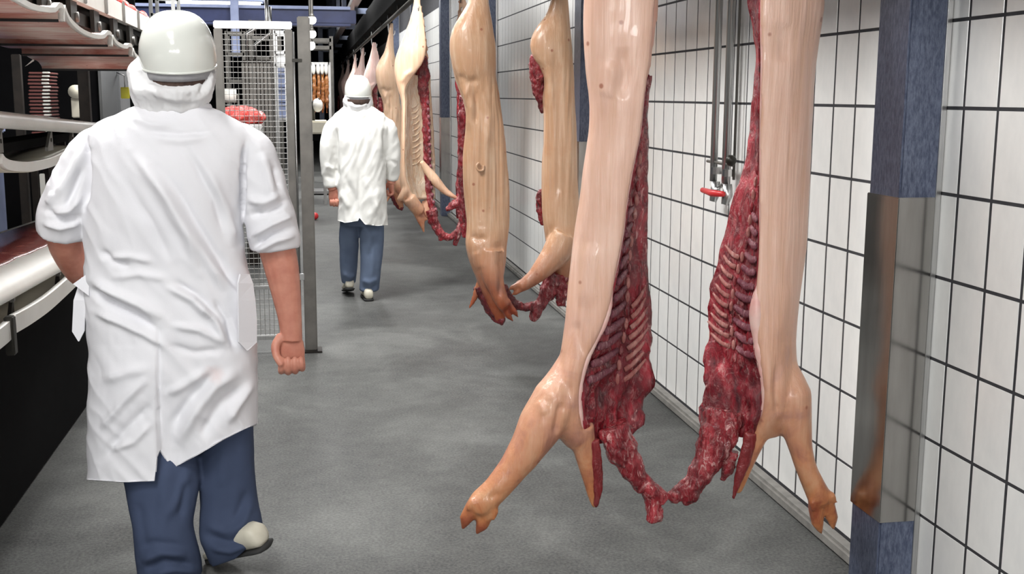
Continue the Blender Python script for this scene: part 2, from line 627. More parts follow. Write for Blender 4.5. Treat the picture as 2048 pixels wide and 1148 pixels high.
# ================================================================== THE SETTING
WALL_X = 1.85
Y_END = 42.0
fl = MB().box((-9, -4, -.2), (3.0, Y_END, 0)).build('floor', 'concrete')
tag(fl, 'grey wet concrete floor of the carcass hall', kind='structure')
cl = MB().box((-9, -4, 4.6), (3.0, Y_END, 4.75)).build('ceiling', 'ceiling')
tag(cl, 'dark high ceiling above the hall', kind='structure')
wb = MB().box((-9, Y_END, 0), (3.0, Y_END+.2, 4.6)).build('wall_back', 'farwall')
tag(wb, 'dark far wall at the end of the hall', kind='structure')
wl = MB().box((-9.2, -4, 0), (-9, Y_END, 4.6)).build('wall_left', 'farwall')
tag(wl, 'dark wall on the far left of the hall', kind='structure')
wn = MB().box((-9, -4.2, 0), (3.0, -4, 4.6)).build('wall_front', 'grey_panel')
tag(wn, 'grey wall behind the viewer', kind='structure')

wr = MB().box((WALL_X+.006, -4, 0), (WALL_X+.25, Y_END, 4.6)).build('wall_right', 'grout', loc=(WALL_X, 0, 0))
tag(wr, 'white tiled wall with dark grout beside the hanging carcasses', kind='structure')
TW, TH, GAP = .168, .2517, .0085
ZROWS = [(.05, .310)] + [(.310+TH*k, .310+TH*(k+1)) for k in range(10)]
def tile_geo(mb, y0, y1, z0, z1):
    g, gz = .0062, .0046
    b = .0010
    xf, xb = WALL_X+.0045, WALL_X+.007
    mb.add([(xf, y0+g+b, z0+gz+b), (xf, y1-g-b, z0+gz+b), (xf, y1-g-b, z1-gz-b), (xf, y0+g+b, z1-gz-b),
            (xb, y0+g, z0+gz), (xb, y1-g, z0+gz), (xb, y1-g, z1-gz), (xb, y0+g, z1-gz)],
           [(0, 1, 2, 3), (0, 4, 5, 1), (1, 5, 6, 2), (2, 6, 7, 3), (3, 7, 4, 0)])
tile_me = {}
Y0T = 2.891 - TW*2
near, far = [], MB()
for j in range(-12, 190):
    y0 = Y0T + j*TW
    for i, (z0, z1) in enumerate(ZROWS):
        # the wall area the photograph shows: tiles in view up to about eight metres away
        if 0 <= j < 33 and i < 9 and (z1 < 1.62 + y0*.115 + .12 or True) and y0 > 2.5:
            near.append((y0, z0, z1, i))
        else:
            tile_geo(far, y0, y0+TW, z0, z1)
rj = random.Random(3)
for (y0, z0, z1, i) in near:
    key = 'base' if i == 0 else 'std'
    if key not in tile_me:
        mb = MB()
        tile_geo(mb, 0, TW, 0, z1-z0)
        o = mb.build('tile', 'tile', loc=(WALL_X, 0, 0))
        tile_me[key] = o.data
        bpy.data.objects.remove(o)
    o = bpy.data.objects.new('tile', tile_me[key])
    COL.objects.link(o)
    o.parent = wr
    o.location = (rj.uniform(-.0003, .0003), y0, z0)
    o.rotation_euler = (0, rj.uniform(-.0012, .0012), rj.uniform(-.002, .002))
ft = far.build('tile_field', 'tile', wr)
ft['kind'] = 'stuff'
kb = MB().box((WALL_X-.055, -4, 0), (WALL_X+.006, Y_END, .05), .012).build('baseboard_right', 'kerb')
tag(kb, 'rough concrete kerb along the foot of the tiled wall', kind='structure')

# ------------------------------------------------------------------ columns
def column(y0, label, detail=True):
    x0 = 1.722
    r = root('wall_column', (1.79, y0+.095, 0))
    tag(r, label, 'column', 'blue columns along the tiled wall')
    MB().box((x0, y0, 0), (WALL_X+.004, y0+.19, 4.6), .006).build('shaft', 'navy', r)
    MB().box((x0-.004, y0-.004, .292), (WALL_X+.002, y0+.194, 1.305), .002).build('steel_cladding', 'mirror_steel', r)
    MB().box((WALL_X-.014, y0-.006, 0), (WALL_X+.002, y0+.002, 4.6), .001).build('edge_strip', 'steel', r)
    return r
column(3.15, 'nearest navy blue column with steel cladding, right of the carcasses')
column(7.28, 'navy blue column seen just left of the nearest hanging carcass')
column(11.4, 'navy blue column behind the second pair of carcasses')
column(15.2, 'navy blue column right of the third pair of carcasses')
column(19.6, 'far navy blue column behind the leg of the third carcass')
column(23.7, 'farthest visible navy blue column along the wall, under the rail')

# ------------------------------------------------------------------ wall pipes with red tap
pr = root('wall_pipe_set', (1.80, 4.9, 1.15))
tag(pr, 'steel water pipes with red tap handle on the tiled wall', 'pipes')
for (px, r) in ((1432, .0165), (1456, .0165)):
    a = atX(px, 200, 1.80)
    MB().tube([(1.80, a.y, 1.22), (1.80, a.y, 4.5)], r, 14).build('pipe', 'steel', pr, True)
a = atX(1473, 200, 1.82)
MB().tube([(1.82, a.y, 1.24), (1.82, a.y, 4.5)], .006, 10).build('thin_pipe', 'dull_steel', pr, True)
for px in (1432, 1456):
    a = atX(px, 345, 1.80)
    MB().tube([(1.80, a.y, 1.22), (1.80, a.y, 1.17), (1.79, a.y, 1.13)], [.02, .024, .016], 12).build('valve_body', 'steel', pr, True)
    MB().tube([(1.80, a.y, 1.255), (1.80, a.y, 1.285)], .026, 10).build('nut', 'steel', pr, False)
a = atX(1415, 322, 1.80)
b = atX(1466, 322, 1.80)
MB().tube([(1.80, a.y, a.z), (1.80, b.y, a.z)], .007, 10).build('clamp_bar', 'dull_steel', pr, True)
MB().ball(atX(1462, 321, 1.79), .024).build('knob', 'roller', pr, True)
a, b = atX(1405, 380, 1.75), atX(1446, 388, 1.75)
MB().tube([a, (a+b)/2+Vector((0, 0, -.006)), b], [.012, .016, .012], 10).build('tap_handle', 'red', pr, True)
MB().tube([(a+b)/2, Vector((1.795, ((a+b)/2).y, ((a+b)/2).z+.03))], .009, 8).build('tap_stem', 'steel', pr, True)

# ------------------------------------------------------------------ overhead rail
rr = root('overhead_rail', (.93, 12, 2.43))
tag(rr, 'black overhead conveyor beam with carcass rail below', 'rail')
MB().tube([(.93, -1.5, 2.425), (.93, 41, 2.425)], .024, 12).build('hanging_rail', 'dull_steel', rr, True)
bm_ = MB()
bm_.box((.86, -1.5, 2.50), (1.0, 41, 2.80), .004)
bm_.build('beam', 'black', rr)
MB().box((.62, -1.5, 2.84), (.74, 41, 2.92), .005).build('upper_channel', 'steel', rr)
for k in range(27):
    y = 2.2+k*1.4
    MB().box((.915, y-.02, 2.43), (.945, y+.02, 2.505)).build('rail_hanger', 'dark_steel', rr)
for k in range(9):
    y = 5.0+k*4.1
    MB().box((.64, y-.04, 2.90), (.72, y+.04, 4.6)).box((.70, y-.03, 2.76), (.90, y+.03, 2.84)).build('support_post', 'blue_mid', rr)

# ------------------------------------------------------------------ added fill lamps behind the viewer
for i, (lx, lz, pw) in enumerate(FILL_LAMPS):
    r = root('added_fill_lamp', (lx, -4, lz))
    tag(r, ['left', 'middle', 'right'][i] + ' white fill lamp added on the wall behind the viewer', 'lamp', 'added fill lamps')
    MB().box((lx-.6, -3.998, lz-.3), (lx+.6, -3.9, lz+.3), .01).build('housing', 'dull_steel', r)
    MB().box((lx-.56, -3.9, lz-.26), (lx+.56, -3.87, lz+.26), .01).build('diffuser', 'lamp', r)

# ------------------------------------------------------------------ ceiling lamp housings
for i, (lx, ly, lz, pw) in enumerate(LAMPS):
    r = root('ceiling_lamp', (lx, ly, lz))
    names = ['behind the viewer', 'above the viewer', 'above the near worker', 'above the far worker', 'beyond the far worker',
             'far along the aisle', 'at the end of the aisle', 'over the machines behind the fence', 'over the far machines']
    tag(r, 'long white ceiling lamp hanging ' + names[i], 'lamp', 'ceiling lamps')
    MB().box((lx-.47, ly-.77, lz), (lx+.47, ly+.77, lz+.08), .01).build('housing', 'dull_steel', r)
    MB().box((lx-.44, ly-.74, lz-.03), (lx+.44, ly+.74, lz), .01).build('diffuser', 'lamp', r)
    for s in (-.6, .6):
        MB().tube([(lx, ly+s, lz+.08), (lx, ly+s, 4.6)], .006, 6).build('suspension_rod', 'dull_steel', r)

# ================================================================== CARCASSES
def wx(px, py, Y):
    d = ray(px, py)
    return d.x/d.y*Y

class Half:
    """half a pig split along the spine. rows: (py, skin edge, belly rim, spine edge) in pixels; side +1: open face to the right"""
    def __init__(self, side, rows, Y, a=.07, b=.14, conc=.03, n=46):
        self.side, self.Y, self.a, self.b, self.conc = side, Y, a, b, conc
        R = [tuple(r)+((a, b) if len(r) == 4 else ()) for r in rows]
        self.R = interp_rows(R, n)
    def row(self, py):
        R = self.R
        return [np.interp(py, R[:, 0], R[:, j]) for j in range(1, 6)]
    def inner(self, py, t, push=0.0):
        """point on the open face: t 0 at the belly rim, 1 at the spine; push > 0 = deeper into the body"""
        xs, m, xr, a, b = self.row(py)
        Y = self.Y
        z = at(m, py, Y).z
        p0 = Vector((wx(m, py, Y-a*.85), Y-a*.85, z))
        p1 = Vector((wx(xr, py, Y+b), Y+b, z))
        d = p1-p0
        w = Vector((-d.y, d.x, 0)).normalized()
        if w.x*self.side > 0:
            w = -w
        c = min(self.conc, d.length*.28)
        return p0 + d*t + w*(c*math.sin(PI*min(max(t, 0), 1)) + push)
    def ring(self, py, n=44):
        xs, m, xr, a, b = self.row(py)
        Y, s = self.Y, self.side
        z = at(m, py, Y).z
        def P(px, dY):
            return Vector((wx(px, py, Y+dY), Y+dY, z))
        ctrl = [P(m, -a), P(m+(xs-m)*.45, -a*1.05), P(m+(xs-m)*.86, -a*.62), P(xs, 0), P(xs+(xr-xs)*.16, b*.62), P(xs+(xr-xs)*.55, b*1.05), P(xr, b*1.06)]
        ctrl += [self.inner(py, .75, .022), self.inner(py, .45, .026), self.inner(py, .15, .02)]
        return catmull(ctrl, n, True)
    def skin_loft(self, mb):
        mb.loft([self.ring(r[0]) for r in self.R])
    def meat_obj(self, y0, y1, mat, parent, n=60, m=22, amp=.007, seed=1, name='cut_face', amp_low=None, t0=0.0):
        rows = []
        for py in np.linspace(y0, y1, n):
            f = [self.inner(py, t0+(1-t0)*k/(m-1), -.005) for k in range(m)]
            bk = [self.inner(py, t0+(1-t0)*k/(m-1), .024) for k in range(m-1, -1, -1)]
            rows.append(f+bk)
        V = np.array([tuple(v) for r in rows for v in r])
        N = fbm(V, 22, 4, seed, (1, 1, .6))
        K = 2*m
        pyv = np.repeat(np.linspace(y0, y1, n), K)
        A = np.full(len(V), amp)
        if amp_low is not None:
            A = amp + (amp_low-amp)*np.clip((pyv-(y0+(y1-y0)*.62))/((y1-y0)*.2), 0, 1)
        isf = np.tile(np.array([1]*m+[0]*m), n)
        d = np.array(self.inner((y0+y1)/2, .5, 0)) - np.array(self.inner((y0+y1)/2, .5, .1))
        d /= np.linalg.norm(d)
        V = V + d[None, :]*(N*A*isf)[:, None]
        mb = MB()
        mb.loft([[Vector(v) for v in V[i*K:(i+1)*K]] for i in range(n)])
        return mb.build(name, mat, parent, True)
    def rim(self, y0, y1, r0, r1, parent, n=24, mat='fat', name='fat_rim'):
        P, Rr = [], []
        for py in np.linspace(y0, y1, n):
            P.append(self.inner(py, .0, .004))
            Rr.append(np.interp(py, [y0, y0+(y1-y0)*.15, y1-(y1-y0)*.2, y1], [.002, r0, r1, .002])*(1+.25*noise.noise(P[-1]*30)))
        return MB().tube(P, Rr, 10).build(name, mat, parent, True)

def skin_mesh(mb, name, mat, parent, voxel=.007, smooth=3, amp=.0035, sc=9, creases=(), streak=None):
    V, F = remesh(mb, voxel, smooth)
    N = normals(V, F)
    V = V + N*(fbm(V, sc, 3, 5, (1, 1, .35))*amp)[:, None]
    if streak:
        sa, z0_, z1_ = streak
        wz = np.clip((V[:, 2]-z0_)/.12, 0, 1)*np.clip((z1_-V[:, 2])/.12, 0, 1)
        sv = np.array([noise.noise(Vector((v[0]*38+3.3, v[1]*38, v[2]*1.1))) for v in V])
        V = V - N*((1-np.abs(sv)*2.2).clip(0, 1)*sa*wz)[:, None]
    if creases:
        V = apply_folds(V, N, creases)
    return mesh_obj(name, V, F, mat, parent, True)

def seg_dist(Q, a, b):
    a, b = np.array(a, float), np.array(b, float)
    d = b-a
    t = np.clip(((Q-a) @ d)/max(d @ d, 1e-9), 0, 1)
    return np.linalg.norm(Q-(a+t[:, None]*d), axis=1), t

def apply_folds(V, N, folds):
    """folds: (polyline in photograph pixels, width px, height m); only the side turned to the camera"""
    Q = proj_np(V)
    f = np.clip(-N[:, 1]*1.4+.1, 0, 1)
    D = np.zeros(len(V))
    for pl, w, h in folds:
        best = np.full(len(V), 1e9)
        taper = np.zeros(len(V))
        L = len(pl)-1
        for i in range(L):
            d, t = seg_dist(Q, pl[i], pl[i+1])
            s = (i+t)/L
            better = d < best
            best = np.where(better, d, best)
            taper = np.where(better, s, taper)
        tp = np.clip(np.sin(PI*np.clip(taper, .03, .97))*1.6, 0, 1)
        D += h*np.exp(-(best/w)**2)*tp
    return V + N*(D*f)[:, None]

def trotter(mb, base, tip, r, spread_axis):
    """two pointed toes with dew claws at the end of a leg; base and tip are points"""
    base, tip = Vector(base), Vector(tip)
    d = (tip-base)
    L = d.length
    d.normalize()
    sx = (Vector(spread_axis)-d*Vector(spread_axis).dot(d)).normalized()
    for s in (-1, 1):
        p = [base, base+d*L*.30+sx*s*r*.50, base+d*L*.7+sx*s*r*.62, tip+sx*s*r*.50]
        mb.tube(p, [r*.8, r*.60, r*.46, r*.10], 12)
        q = base-d*r*.2
        n = d.cross(sx)
        mb.tube([q, q+sx*s*r*.9+n*r*.5+d*r*.5, q+sx*s*r*1.05+n*r*.6+d*r*1.1], [r*.42, r*.34, r*.08], 8)

def hook(x, Y, z_top, z_bot, label):
    r = root('meat_hook', (x, Y, z_bot))
    tag(r, label, 'hook', 'meat hooks on the overhead rail')
    pts = [(x, Y, z_top), (x, Y, z_bot+.07), (x+.02, Y, z_bot+.02), (x+.045, Y, z_bot), (x+.07, Y, z_bot+.02), (x+.075, Y, z_bot+.06)]
    MB().tube(catmull(pts, 26), .0065, 8).build('hook_shank', 'steel', r, True)
    return r

def gambrel(xa, xb, Y, label):
    r = root('gambrel_bar', ((xa+xb)/2, Y, 2.26))
    tag(r, label, 'gambrel', 'gambrel bars under the overhead rail')
    MB().tube([(xa-.06, Y, 2.385), (xb+.06, Y, 2.385)], .011, 10).build('bar', 'steel', r, True)
    MB().tube(catmull([(.93, Y, 2.41), (.93, Y-.01, 2.40), (.93, Y, 2.385)], 8), .009, 8).build('link', 'steel', r, True)
    for x in (xa, xb):
        MB().tube(catmull([(x, Y, 2.385), (x, Y-.012, 2.32), (x, Y-.03, 2.26), (x, Y-.035, 2.30)], 12), .006, 8).build('hook_tip', 'steel', r, True)
    return r

# ------------------------------------------------------------------ nearest pair, left half
Y1 = 3.45
def vertebrae(H, pts, parent, n, r, mat='rib', proud=.0):
    """pts: spine line in pixels as (py, t)"""
    pys = np.linspace(pts[0][0], pts[-1][0], n)
    for i, py in enumerate(pys):
        t = np.interp(py, [p[0] for p in pts], [p[1] for p in pts])
        c = H.inner(py, t, -.008-proud)
        dz = abs(at(1200, pys[0], H.Y).z-at(1200, pys[-1], H.Y).z)/n
        MB().ball(c, (r*.85, r*.7, dz*.46), 10, 7).build('vertebra', 'gutmeat' if i % 3 == 1 else 'feather', parent, True)

def ribs(H, ys, t0, t1, parent, r0=.0055, r1=.0075, slope=14, mat='rib'):
    for i, py in enumerate(ys):
        a, b = (t0(py) if callable(t0) else t0), (t1(py) if callable(t1) else t1)
        P = []
        for k in range(7):
            u = k/6
            P.append(H.inner(py - slope*u + 7*math.sin(PI*u), a+(b-a)*u, -.012))
        P = [p_+Vector((0, 0, .004*noise.noise(p_*25+Vector((i, 0, 0))))) for p_ in P]
        MB().tube(P, [(q_, q_*.55) for q_ in (r0*.8, r0, r0*.95, r0*1.05, r1, r1*.9, r1*.7)], 8, side=(0, 0, 1)).build('rib', mat, parent, True)

def feather_bones(H, ys, t_spine, t_edge, dy, parent, r=.005, mat='feather'):
    for py in ys:
        ts = t_spine(py)
        j = noise.noise(Vector((py*.37, 1, 2)))
        te = t_edge-.06+.08*j
        P = [H.inner(py+dy*u*(1+.25*j)+6*math.sin(PI*u), ts+(te-ts)*u, -.012+.005*u) for u in (0, .33, .66, 1)]
        MB().tube(P, [(r*1.1, r*.6), (r*1.2, r*.7), (r, r*.6), (r*.5, r*.4)], 7, side=(0, 0, 1)).build('spinous_process', mat, parent, True)

rowsL = [(-330, 1232, 1256, 1258, .018, .018), (-290, 1228, 1260, 1262, .022, .022), (-230, 1216, 1272, 1274, .035, .035), (-170, 1200, 1290, 1293, .055, .06), (-100, 1182, 1305, 1308, .075, .09),
         (-40, 1170, 1312, 1318, .085, .11), (20, 1166, 1308, 1317, .085, .12), (80, 1166, 1303, 1310, .085, .125), (140, 1170, 1298, 1303, .08, .125),
         (200, 1178, 1289, 1294, .075, .125), (260, 1176, 1283, 1293, .07, .125), (330, 1166, 1268, 1293, .07, .125), (400, 1158, 1255, 1293, .07, .125),
         (470, 1148, 1246, 1292, .07, .13), (540, 1140, 1232, 1292, .072, .13), (600, 1134, 1220, 1296, .075, .13), (650, 1129, 1203, 1303, .08, .13),
         (700, 1122, 1176, 1304, .085, .125), (760, 1108, 1160, 1299, .09, .115), (820, 1098, 1161, 1290, .085, .10), (862, 1110, 1170, 1276, .07, .08), (892, 1135, 1182, 1258, .05, .05)]
cL = root('pork_half', at(1240, 1040, Y1))
tag(cL, 'nearest pale pork half, left of its pair, foreleg pointing down left', 'carcass', 'hanging pork halves')
HL = Half(1, rowsL, Y1, conc=.035)
mb = MB()
HL.skin_loft(mb)
limb(mb, [(1158, 670, .0, 14), (1142, 730, -.015, 32), (1116, 795, -.03, 52), (1082, 850, -.04, 49), (1055, 895, -.05, 38), (1025, 938, -.055, 31), (992, 978, -.06, 28), (966, 1003, -.06, 28), (952, 1020, -.06, 24)], Y1)
trotter(mb, at(968, 1002, Y1-.06), at(938, 1064, Y1-.06), 30*pxs(Y1), (.8, 0, .5))
# jowl flap, skin side
limb(mb, [(1160, 850, -.03, 30), (1168, 900, -.02, 24), (1178, 950, -.015, 17), (1186, 1000, -.01, 9), (1189, 1018, -.01, 4)], Y1)
skin_mesh(mb, 'skin', 'skin_near', cL, .0065, 4, creases=[([(1150, 640), (1168, 720)], 9, -.006), ([(1242, 90), (1248, 150), (1236, 200)], 14, -.010), ([(1110, 872), (1116, 840), (1122, 800)], 7, -.014), ([(1075, 800), (1092, 830)], 10, .006), ([(1000, 985), (975, 1000)], 8, -.006), ([(1140, 760), (1130, 830)], 9, -.007),
          ([(1225, 120), (1215, 200)], 18, .008), ([(1180, 480), (1170, 620)], 20, .006)])
HL.meat_obj(150, 893, 'meat', cL, 84, 26, .005, 2, amp_low=.024)
HL.rim(560, 880, .015, .013, cL)
HL.rim(150, 600, .0035, .006, cL)
spt = [(180, .80), (400, .72), (500, .62), (600, .60), (700, .60), (770, .60)]
tsp = lambda py: float(np.interp(py, [p[0] for p in spt], [p[1] for p in spt]))
ribs(HL, np.linspace(430, 752, 11), .10, lambda py: tsp(py)-.05, cL, .0145, .0140, 10)
vertebrae(HL, spt, cL, 22, .009, proud=.004)
feather_bones(HL, np.linspace(625, 775, 8), lambda py: tsp(py)+.08, .98, -36, cL, .0085)
# red side of the jowl flap and the neck end reaching to the other half
mb = MB()
limb(mb, [(1184, 880, -.04, 17), (1192, 930, -.035, 14), (1196, 970, -.03, 12), (1192, 1016, -.025, 4)], Y1, flat=.6)
V, F = remesh(mb, .005, 2)
V = V+normals(V, F)*(fbm(V, 30, 3, 4)*.003)[:, None]
mesh_obj('jowl_flap', V, F, 'flap', cL)
mb = MB()
limb(mb, [(1225, 850, .02, 34), (1243, 900, .01, 34), (1262, 935, 0, 27), (1285, 965, -.01, 21), (1312, 985, -.02, 17), (1330, 1000, -.02, 14)], Y1)
limb(mb, [(1300, 970, -.01, 19), (1306, 1005, -.01, 18), (1308, 1030, -.01, 18), (1308, 1042, -.01, 15)], Y1)
V, F = remesh(mb, .005, 2)
V = V+normals(V, F)*(fbm(V, 24, 4, 9)*.009)[:, None]
mesh_obj('neck_meat', V, F, 'gutmeat', cL)

# ------------------------------------------------------------------ nearest pair, right half
rowsR = [(-330, 1590, 1562, 1560, .018, .018), (-290, 1594, 1558, 1556, .022, .022), (-230, 1606, 1548, 1545, .035, .035), (-170, 1620, 1534, 1528, .055, .06), (-100, 1638, 1522, 1510, .075, .085),
         (-40, 1648, 1520, 1500, .085, .11), (10, 1650, 1520, 1499, .085, .12), (45, 1645, 1520, 1506, .085, .12), (90, 1638, 1521, 1513, .08, .12), (140, 1632, 1521, 1512, .08, .12),
         (200, 1628, 1520, 1508, .075, .12), (280, 1624, 1519, 1500, .07, .12), (350, 1621, 1519, 1488, .07, .125), (400, 1620, 1519, 1470, .07, .125), (470, 1616, 1519, 1453, .07, .13), (520, 1611, 1518, 1440, .07, .13),
         (570, 1604, 1513, 1428, .072, .13), (640, 1596, 1510, 1417, .078, .13), (700, 1592, 1518, 1415, .085, .125), (745, 1597, 1527, 1411, .09, .115), (800, 1606, 1530, 1407, .085, .10), (840, 1590, 1520, 1403, .065, .08), (872, 1560, 1505, 1400, .045, .05)]
cRt = root('pork_half', at(1510, 1040, Y1))
tag(cRt, 'nearest pork half beside the steel clad column, ribs facing left', 'carcass', 'hanging pork halves')
HR = Half(-1, rowsR, Y1, conc=.035)
mb = MB()
HR.skin_loft(mb)
limb(mb, [(1555, 660, .0, 12), (1566, 720, -.01, 24), (1582, 790, -.03, 43), (1592, 850, -.04, 33), (1602, 900, -.045, 25), (1616, 945, -.05, 23), (1634, 985, -.05, 26), (1642, 1003, -.05, 24)], Y1)
trotter(mb, at(1637, 988, Y1-.05), at(1655, 1064, Y1-.05), 28*pxs(Y1), (1, 0, .15))
limb(mb, [(1530, 830, -.03, 24), (1512, 880, -.02, 20), (1492, 930, -.015, 15), (1474, 985, -.01, 7)], Y1)
skin_mesh(mb, 'skin', 'skin_near', cRt, .0065, 4, creases=[([(1556, 720), (1553, 790), (1556, 835)], 7, -.012), ([(1575, 560), (1560, 680)], 16, .006), ([(1570, 40), (1568, 130)], 18, -.007)])
HR.meat_obj(-60, 873, 'meat', cRt, 96, 26, .005, 6, amp_low=.024)
HR.rim(555, 860, .020, .012, cRt)
HR.rim(-40, 620, .005, .005, cRt)
spr = [(240, .70), (420, .52), (480, .52), (560, .62), (640, .62), (720, .55)]
tsr = lambda py: float(np.interp(py, [p[0] for p in spr], [p[1] for p in spr]))
ribs(HR, np.linspace(432, 700, 11), .06, lambda py: tsr(py)-.06, cRt, .0125, .0125, 2)
vertebrae(HR, spr, cRt, 20, .008, proud=.004)
feather_bones(HR, np.linspace(520, 700, 10), lambda py: tsr(py)+.06, 1.0, -22, cRt, .0075)
mb = MB()
limb(mb, [(1502, 865, -.045, 16), (1492, 910, -.04, 15), (1478, 955, -.035, 12), (1466, 998, -.03, 4)], Y1, flat=.6)
V, F = remesh(mb, .005, 2)
V = V+normals(V, F)*(fbm(V, 30, 3, 4)*.003)[:, None]
mesh_obj('jowl_flap', V, F, 'flap', cRt)
mb = MB()
limb(mb, [(1446, 820, .02, 42), (1438, 862, .01, 44), (1424, 905, 0, 36), (1402, 945, -.01, 26), (1380, 970, -.015, 20), (1356, 988, -.02, 15), (1336, 1000, -.02, 12)], Y1)
limb(mb, [(1402, 955, -.01, 16), (1385, 985, -.012, 18), (1366, 1004, -.015, 10)], Y1)
limb(mb, [(1462, 900, -.01, 20), (1456, 935, -.01, 13), (1444, 962, -.01, 7)], Y1)
V, F = remesh(mb, .005, 2)
V = V+normals(V, F)*(fbm(V, 24, 4, 13)*.009)[:, None]
mesh_obj('neck_meat', V, F, 'gutmeat', cRt)
gambrel(at(1246, -300, Y1).x, at(1574, -300, Y1).x, Y1, 'steel gambrel bar carrying the nearest pair of pork halves')

# ------------------------------------------------------------------ second pair, left half (skin side)
Y2 = 6.5
c2 = root('pork_half', at(1000, 640, Y2))
tag(c2, 'tan pork half with skin side showing, centre of the aisle row', 'carcass', 'hanging pork halves')
mb = MB()
rows2 = [(-120, 962, 978, .016, .016), (-70, 955, 978, .022, .022), (-30, 947, 977, .035, .035), (0, 939, 977, .05, .05), (30, 922, 981, .075, .07), (60, 906, 986, .095, .09), (90, 900, 991, .105, .1),
         (125, 903, 992, .105, .1), (155, 909, 992, .095, .1), (185, 920, 998, .085, .1), (225, 931, 1003, .08, .1), (265, 930, 1010, .08, .1), (310, 925, 1014, .08, .1), (360, 925, 1018, .08, .1), (410, 930, 1020, .08, .1), (455, 933, 1018, .085, .1),
         (490, 931, 1013, .10, .1), (520, 938, 1011, .10, .09), (555, 952, 1006, .085, .08), (590, 966, 1002, .06, .06), (620, 980, 1010, .035, .04), (642, 992, 1012, .015, .02)]
loft_rows(mb, rows2, Y2, 60, 40)
limb(mb, [(985, 500, -.06, 26), (985, 545, -.08, 24), (994, 580, -.10, 17), (1004, 604, -.10, 14), (1010, 612, -.10, 13)], Y2)
trotter(mb, at(1006, 604, Y2-.10), at(1032, 640, Y2-.10), 12*pxs(Y2), (.8, 0, .5))
limb(mb, [(968, 560, .02, 14), (956, 580, .02, 9), (947, 600, .02, 6), (938, 618, .02, 2)], Y2, flat=.4)
skin_mesh(mb, 'skin', 'skin_mid', c2, .008, 3, creases=[([(912, 150), (935, 165), (962, 160)], 9, -.012), ([(925, 165), (940, 215), (935, 265)], 8, .016), ([(945, 165), (955, 220), (950, 250)], 6, -.010),
          ([(940, 470), (955, 478), (975, 476)], 7, -.014), ([(995, 480), (1000, 540)], 7, -.010), ([(968, 240), (975, 440)], 9, .006), ([(952, 300), (960, 450)], 7, -.004), ([(990, 250), (1000, 440)], 9, -.005), ([(960, 170), (978, 230), (975, 300)], 8, .008), ([(1006, 470), (1004, 560), (996, 600)], 6, -.014), ([(950, 500), (965, 540)], 9, .010), ([(1010, 120), (1002, 220)], 8, -.006)], streak=(.006, .85, 1.75))
mb = MB()
limb(mb, [(928, 190, .10, 10), (927, 240, .10, 10), (924, 300, .10, 8), (922, 340, .10, 8), (927, 400, .10, 9), (928, 450, .10, 8), (930, 475, .10, 5)], Y2)
V, F = remesh(mb, .007, 1)
V = V+normals(V, F)*(fbm(V, 30, 3, 3)*.010)[:, None]
mesh_obj('cut_face', V, F, 'meat', c2)
mb = MB()
limb(mb, [(962, 570, .03, 16), (978, 612, .02, 12), (995, 636, .01, 10), (1008, 642, .0, 9)], Y2)
limb(mb, [(1000, 575, .04, 14), (1020, 600, .03, 12), (1040, 612, .03, 9), (1062, 614, .03, 7)], Y2)
V, F = remesh(mb, .007, 1)
V = V+normals(V, F)*(fbm(V, 24, 3, 8)*.010)[:, None]
mesh_obj('neck_meat', V, F, 'meat_dark', c2)
MB().tube(catmull([at(958, 325, Y2-.085), at(953, 332, Y2-.09), at(957, 341, Y2-.092), at(966, 340, Y2-.09), at(967, 331, Y2-.088)], 16), .007, 8).build('navel', 'skin_mid', c2, True)

# second pair, right half
c2r = root('pork_half', at(1110, 640, Y2+.1))
tag(c2r, 'tan pork half partly hidden behind the nearest carcass, foreleg pointing left', 'carcass', 'hanging pork halves')
Y2r = Y2+.1
mb = MB()
rows2r = [(-120, 1108, 1124, .016, .016), (-70, 1106, 1130, .022, .022), (-30, 1106, 1134, .035, .035), (0, 1102, 1136, .05, .05), (30, 1092, 1138, .06, .06), (60, 1070, 1140, .08, .08), (90, 1060, 1143, .09, .09), (115, 1066, 1145, .09, .09), (140, 1082, 1147, .085, .09),
          (200, 1086, 1150, .08, .09), (260, 1087, 1153, .08, .09), (320, 1085, 1155, .08, .09), (380, 1083, 1156, .08, .09), (430, 1085, 1158, .085, .09), (470, 1090, 1162, .09, .09), (510, 1098, 1165, .085, .09), (550, 1110, 1165, .06, .07), (575, 1125, 1160, .03, .04)]
loft_rows(mb, rows2r, Y2r, 50, 36)
limb(mb, [(1130, 470, -.06, 30), (1112, 505, -.07, 29), (1092, 530, -.08, 23), (1070, 553, -.09, 16), (1050, 568, -.09, 13), (1040, 574, -.09, 11)], Y2r)
trotter(mb, at(1046, 570, Y2r-.09), at(1018, 586, Y2r-.09), 11*pxs(Y2r), (.3, 0, 1))
skin_mesh(mb, 'skin', 'skin_mid', c2r, .008, 3, creases=[([(1108, 445), (1090, 490), (1082, 510)], 6, -.012), ([(1112, 80), (1118, 300)], 10, -.006), ([(1096, 130), (1098, 230)], 8, .007)], streak=(.006, .95, 1.8))
mb = MB()
limb(mb, [(1064, 110, .02, 5), (1070, 125, .03, 12), (1074, 150, .04, 13), (1076, 175, .05, 13), (1082, 205, .05, 8), (1088, 225, .05, 4)], Y2r)
V, F = remesh(mb, .007, 1)
V = V+normals(V, F)*(fbm(V, 30, 3, 3)*.010)[:, None]
mesh_obj('cut_face', V, F, 'meat', c2r)
mb = MB()
limb(mb, [(1084, 380, .08, 8), (1080, 400, .08, 9), (1082, 430, .08, 7), (1086, 450, .08, 4)], Y2r)
V, F = remesh(mb, .007, 1)
V = V+normals(V, F)*(fbm(V, 30, 3, 3)*.010)[:, None]
mesh_obj('spine_edge', V, F, 'meat', c2r)
mb = MB()
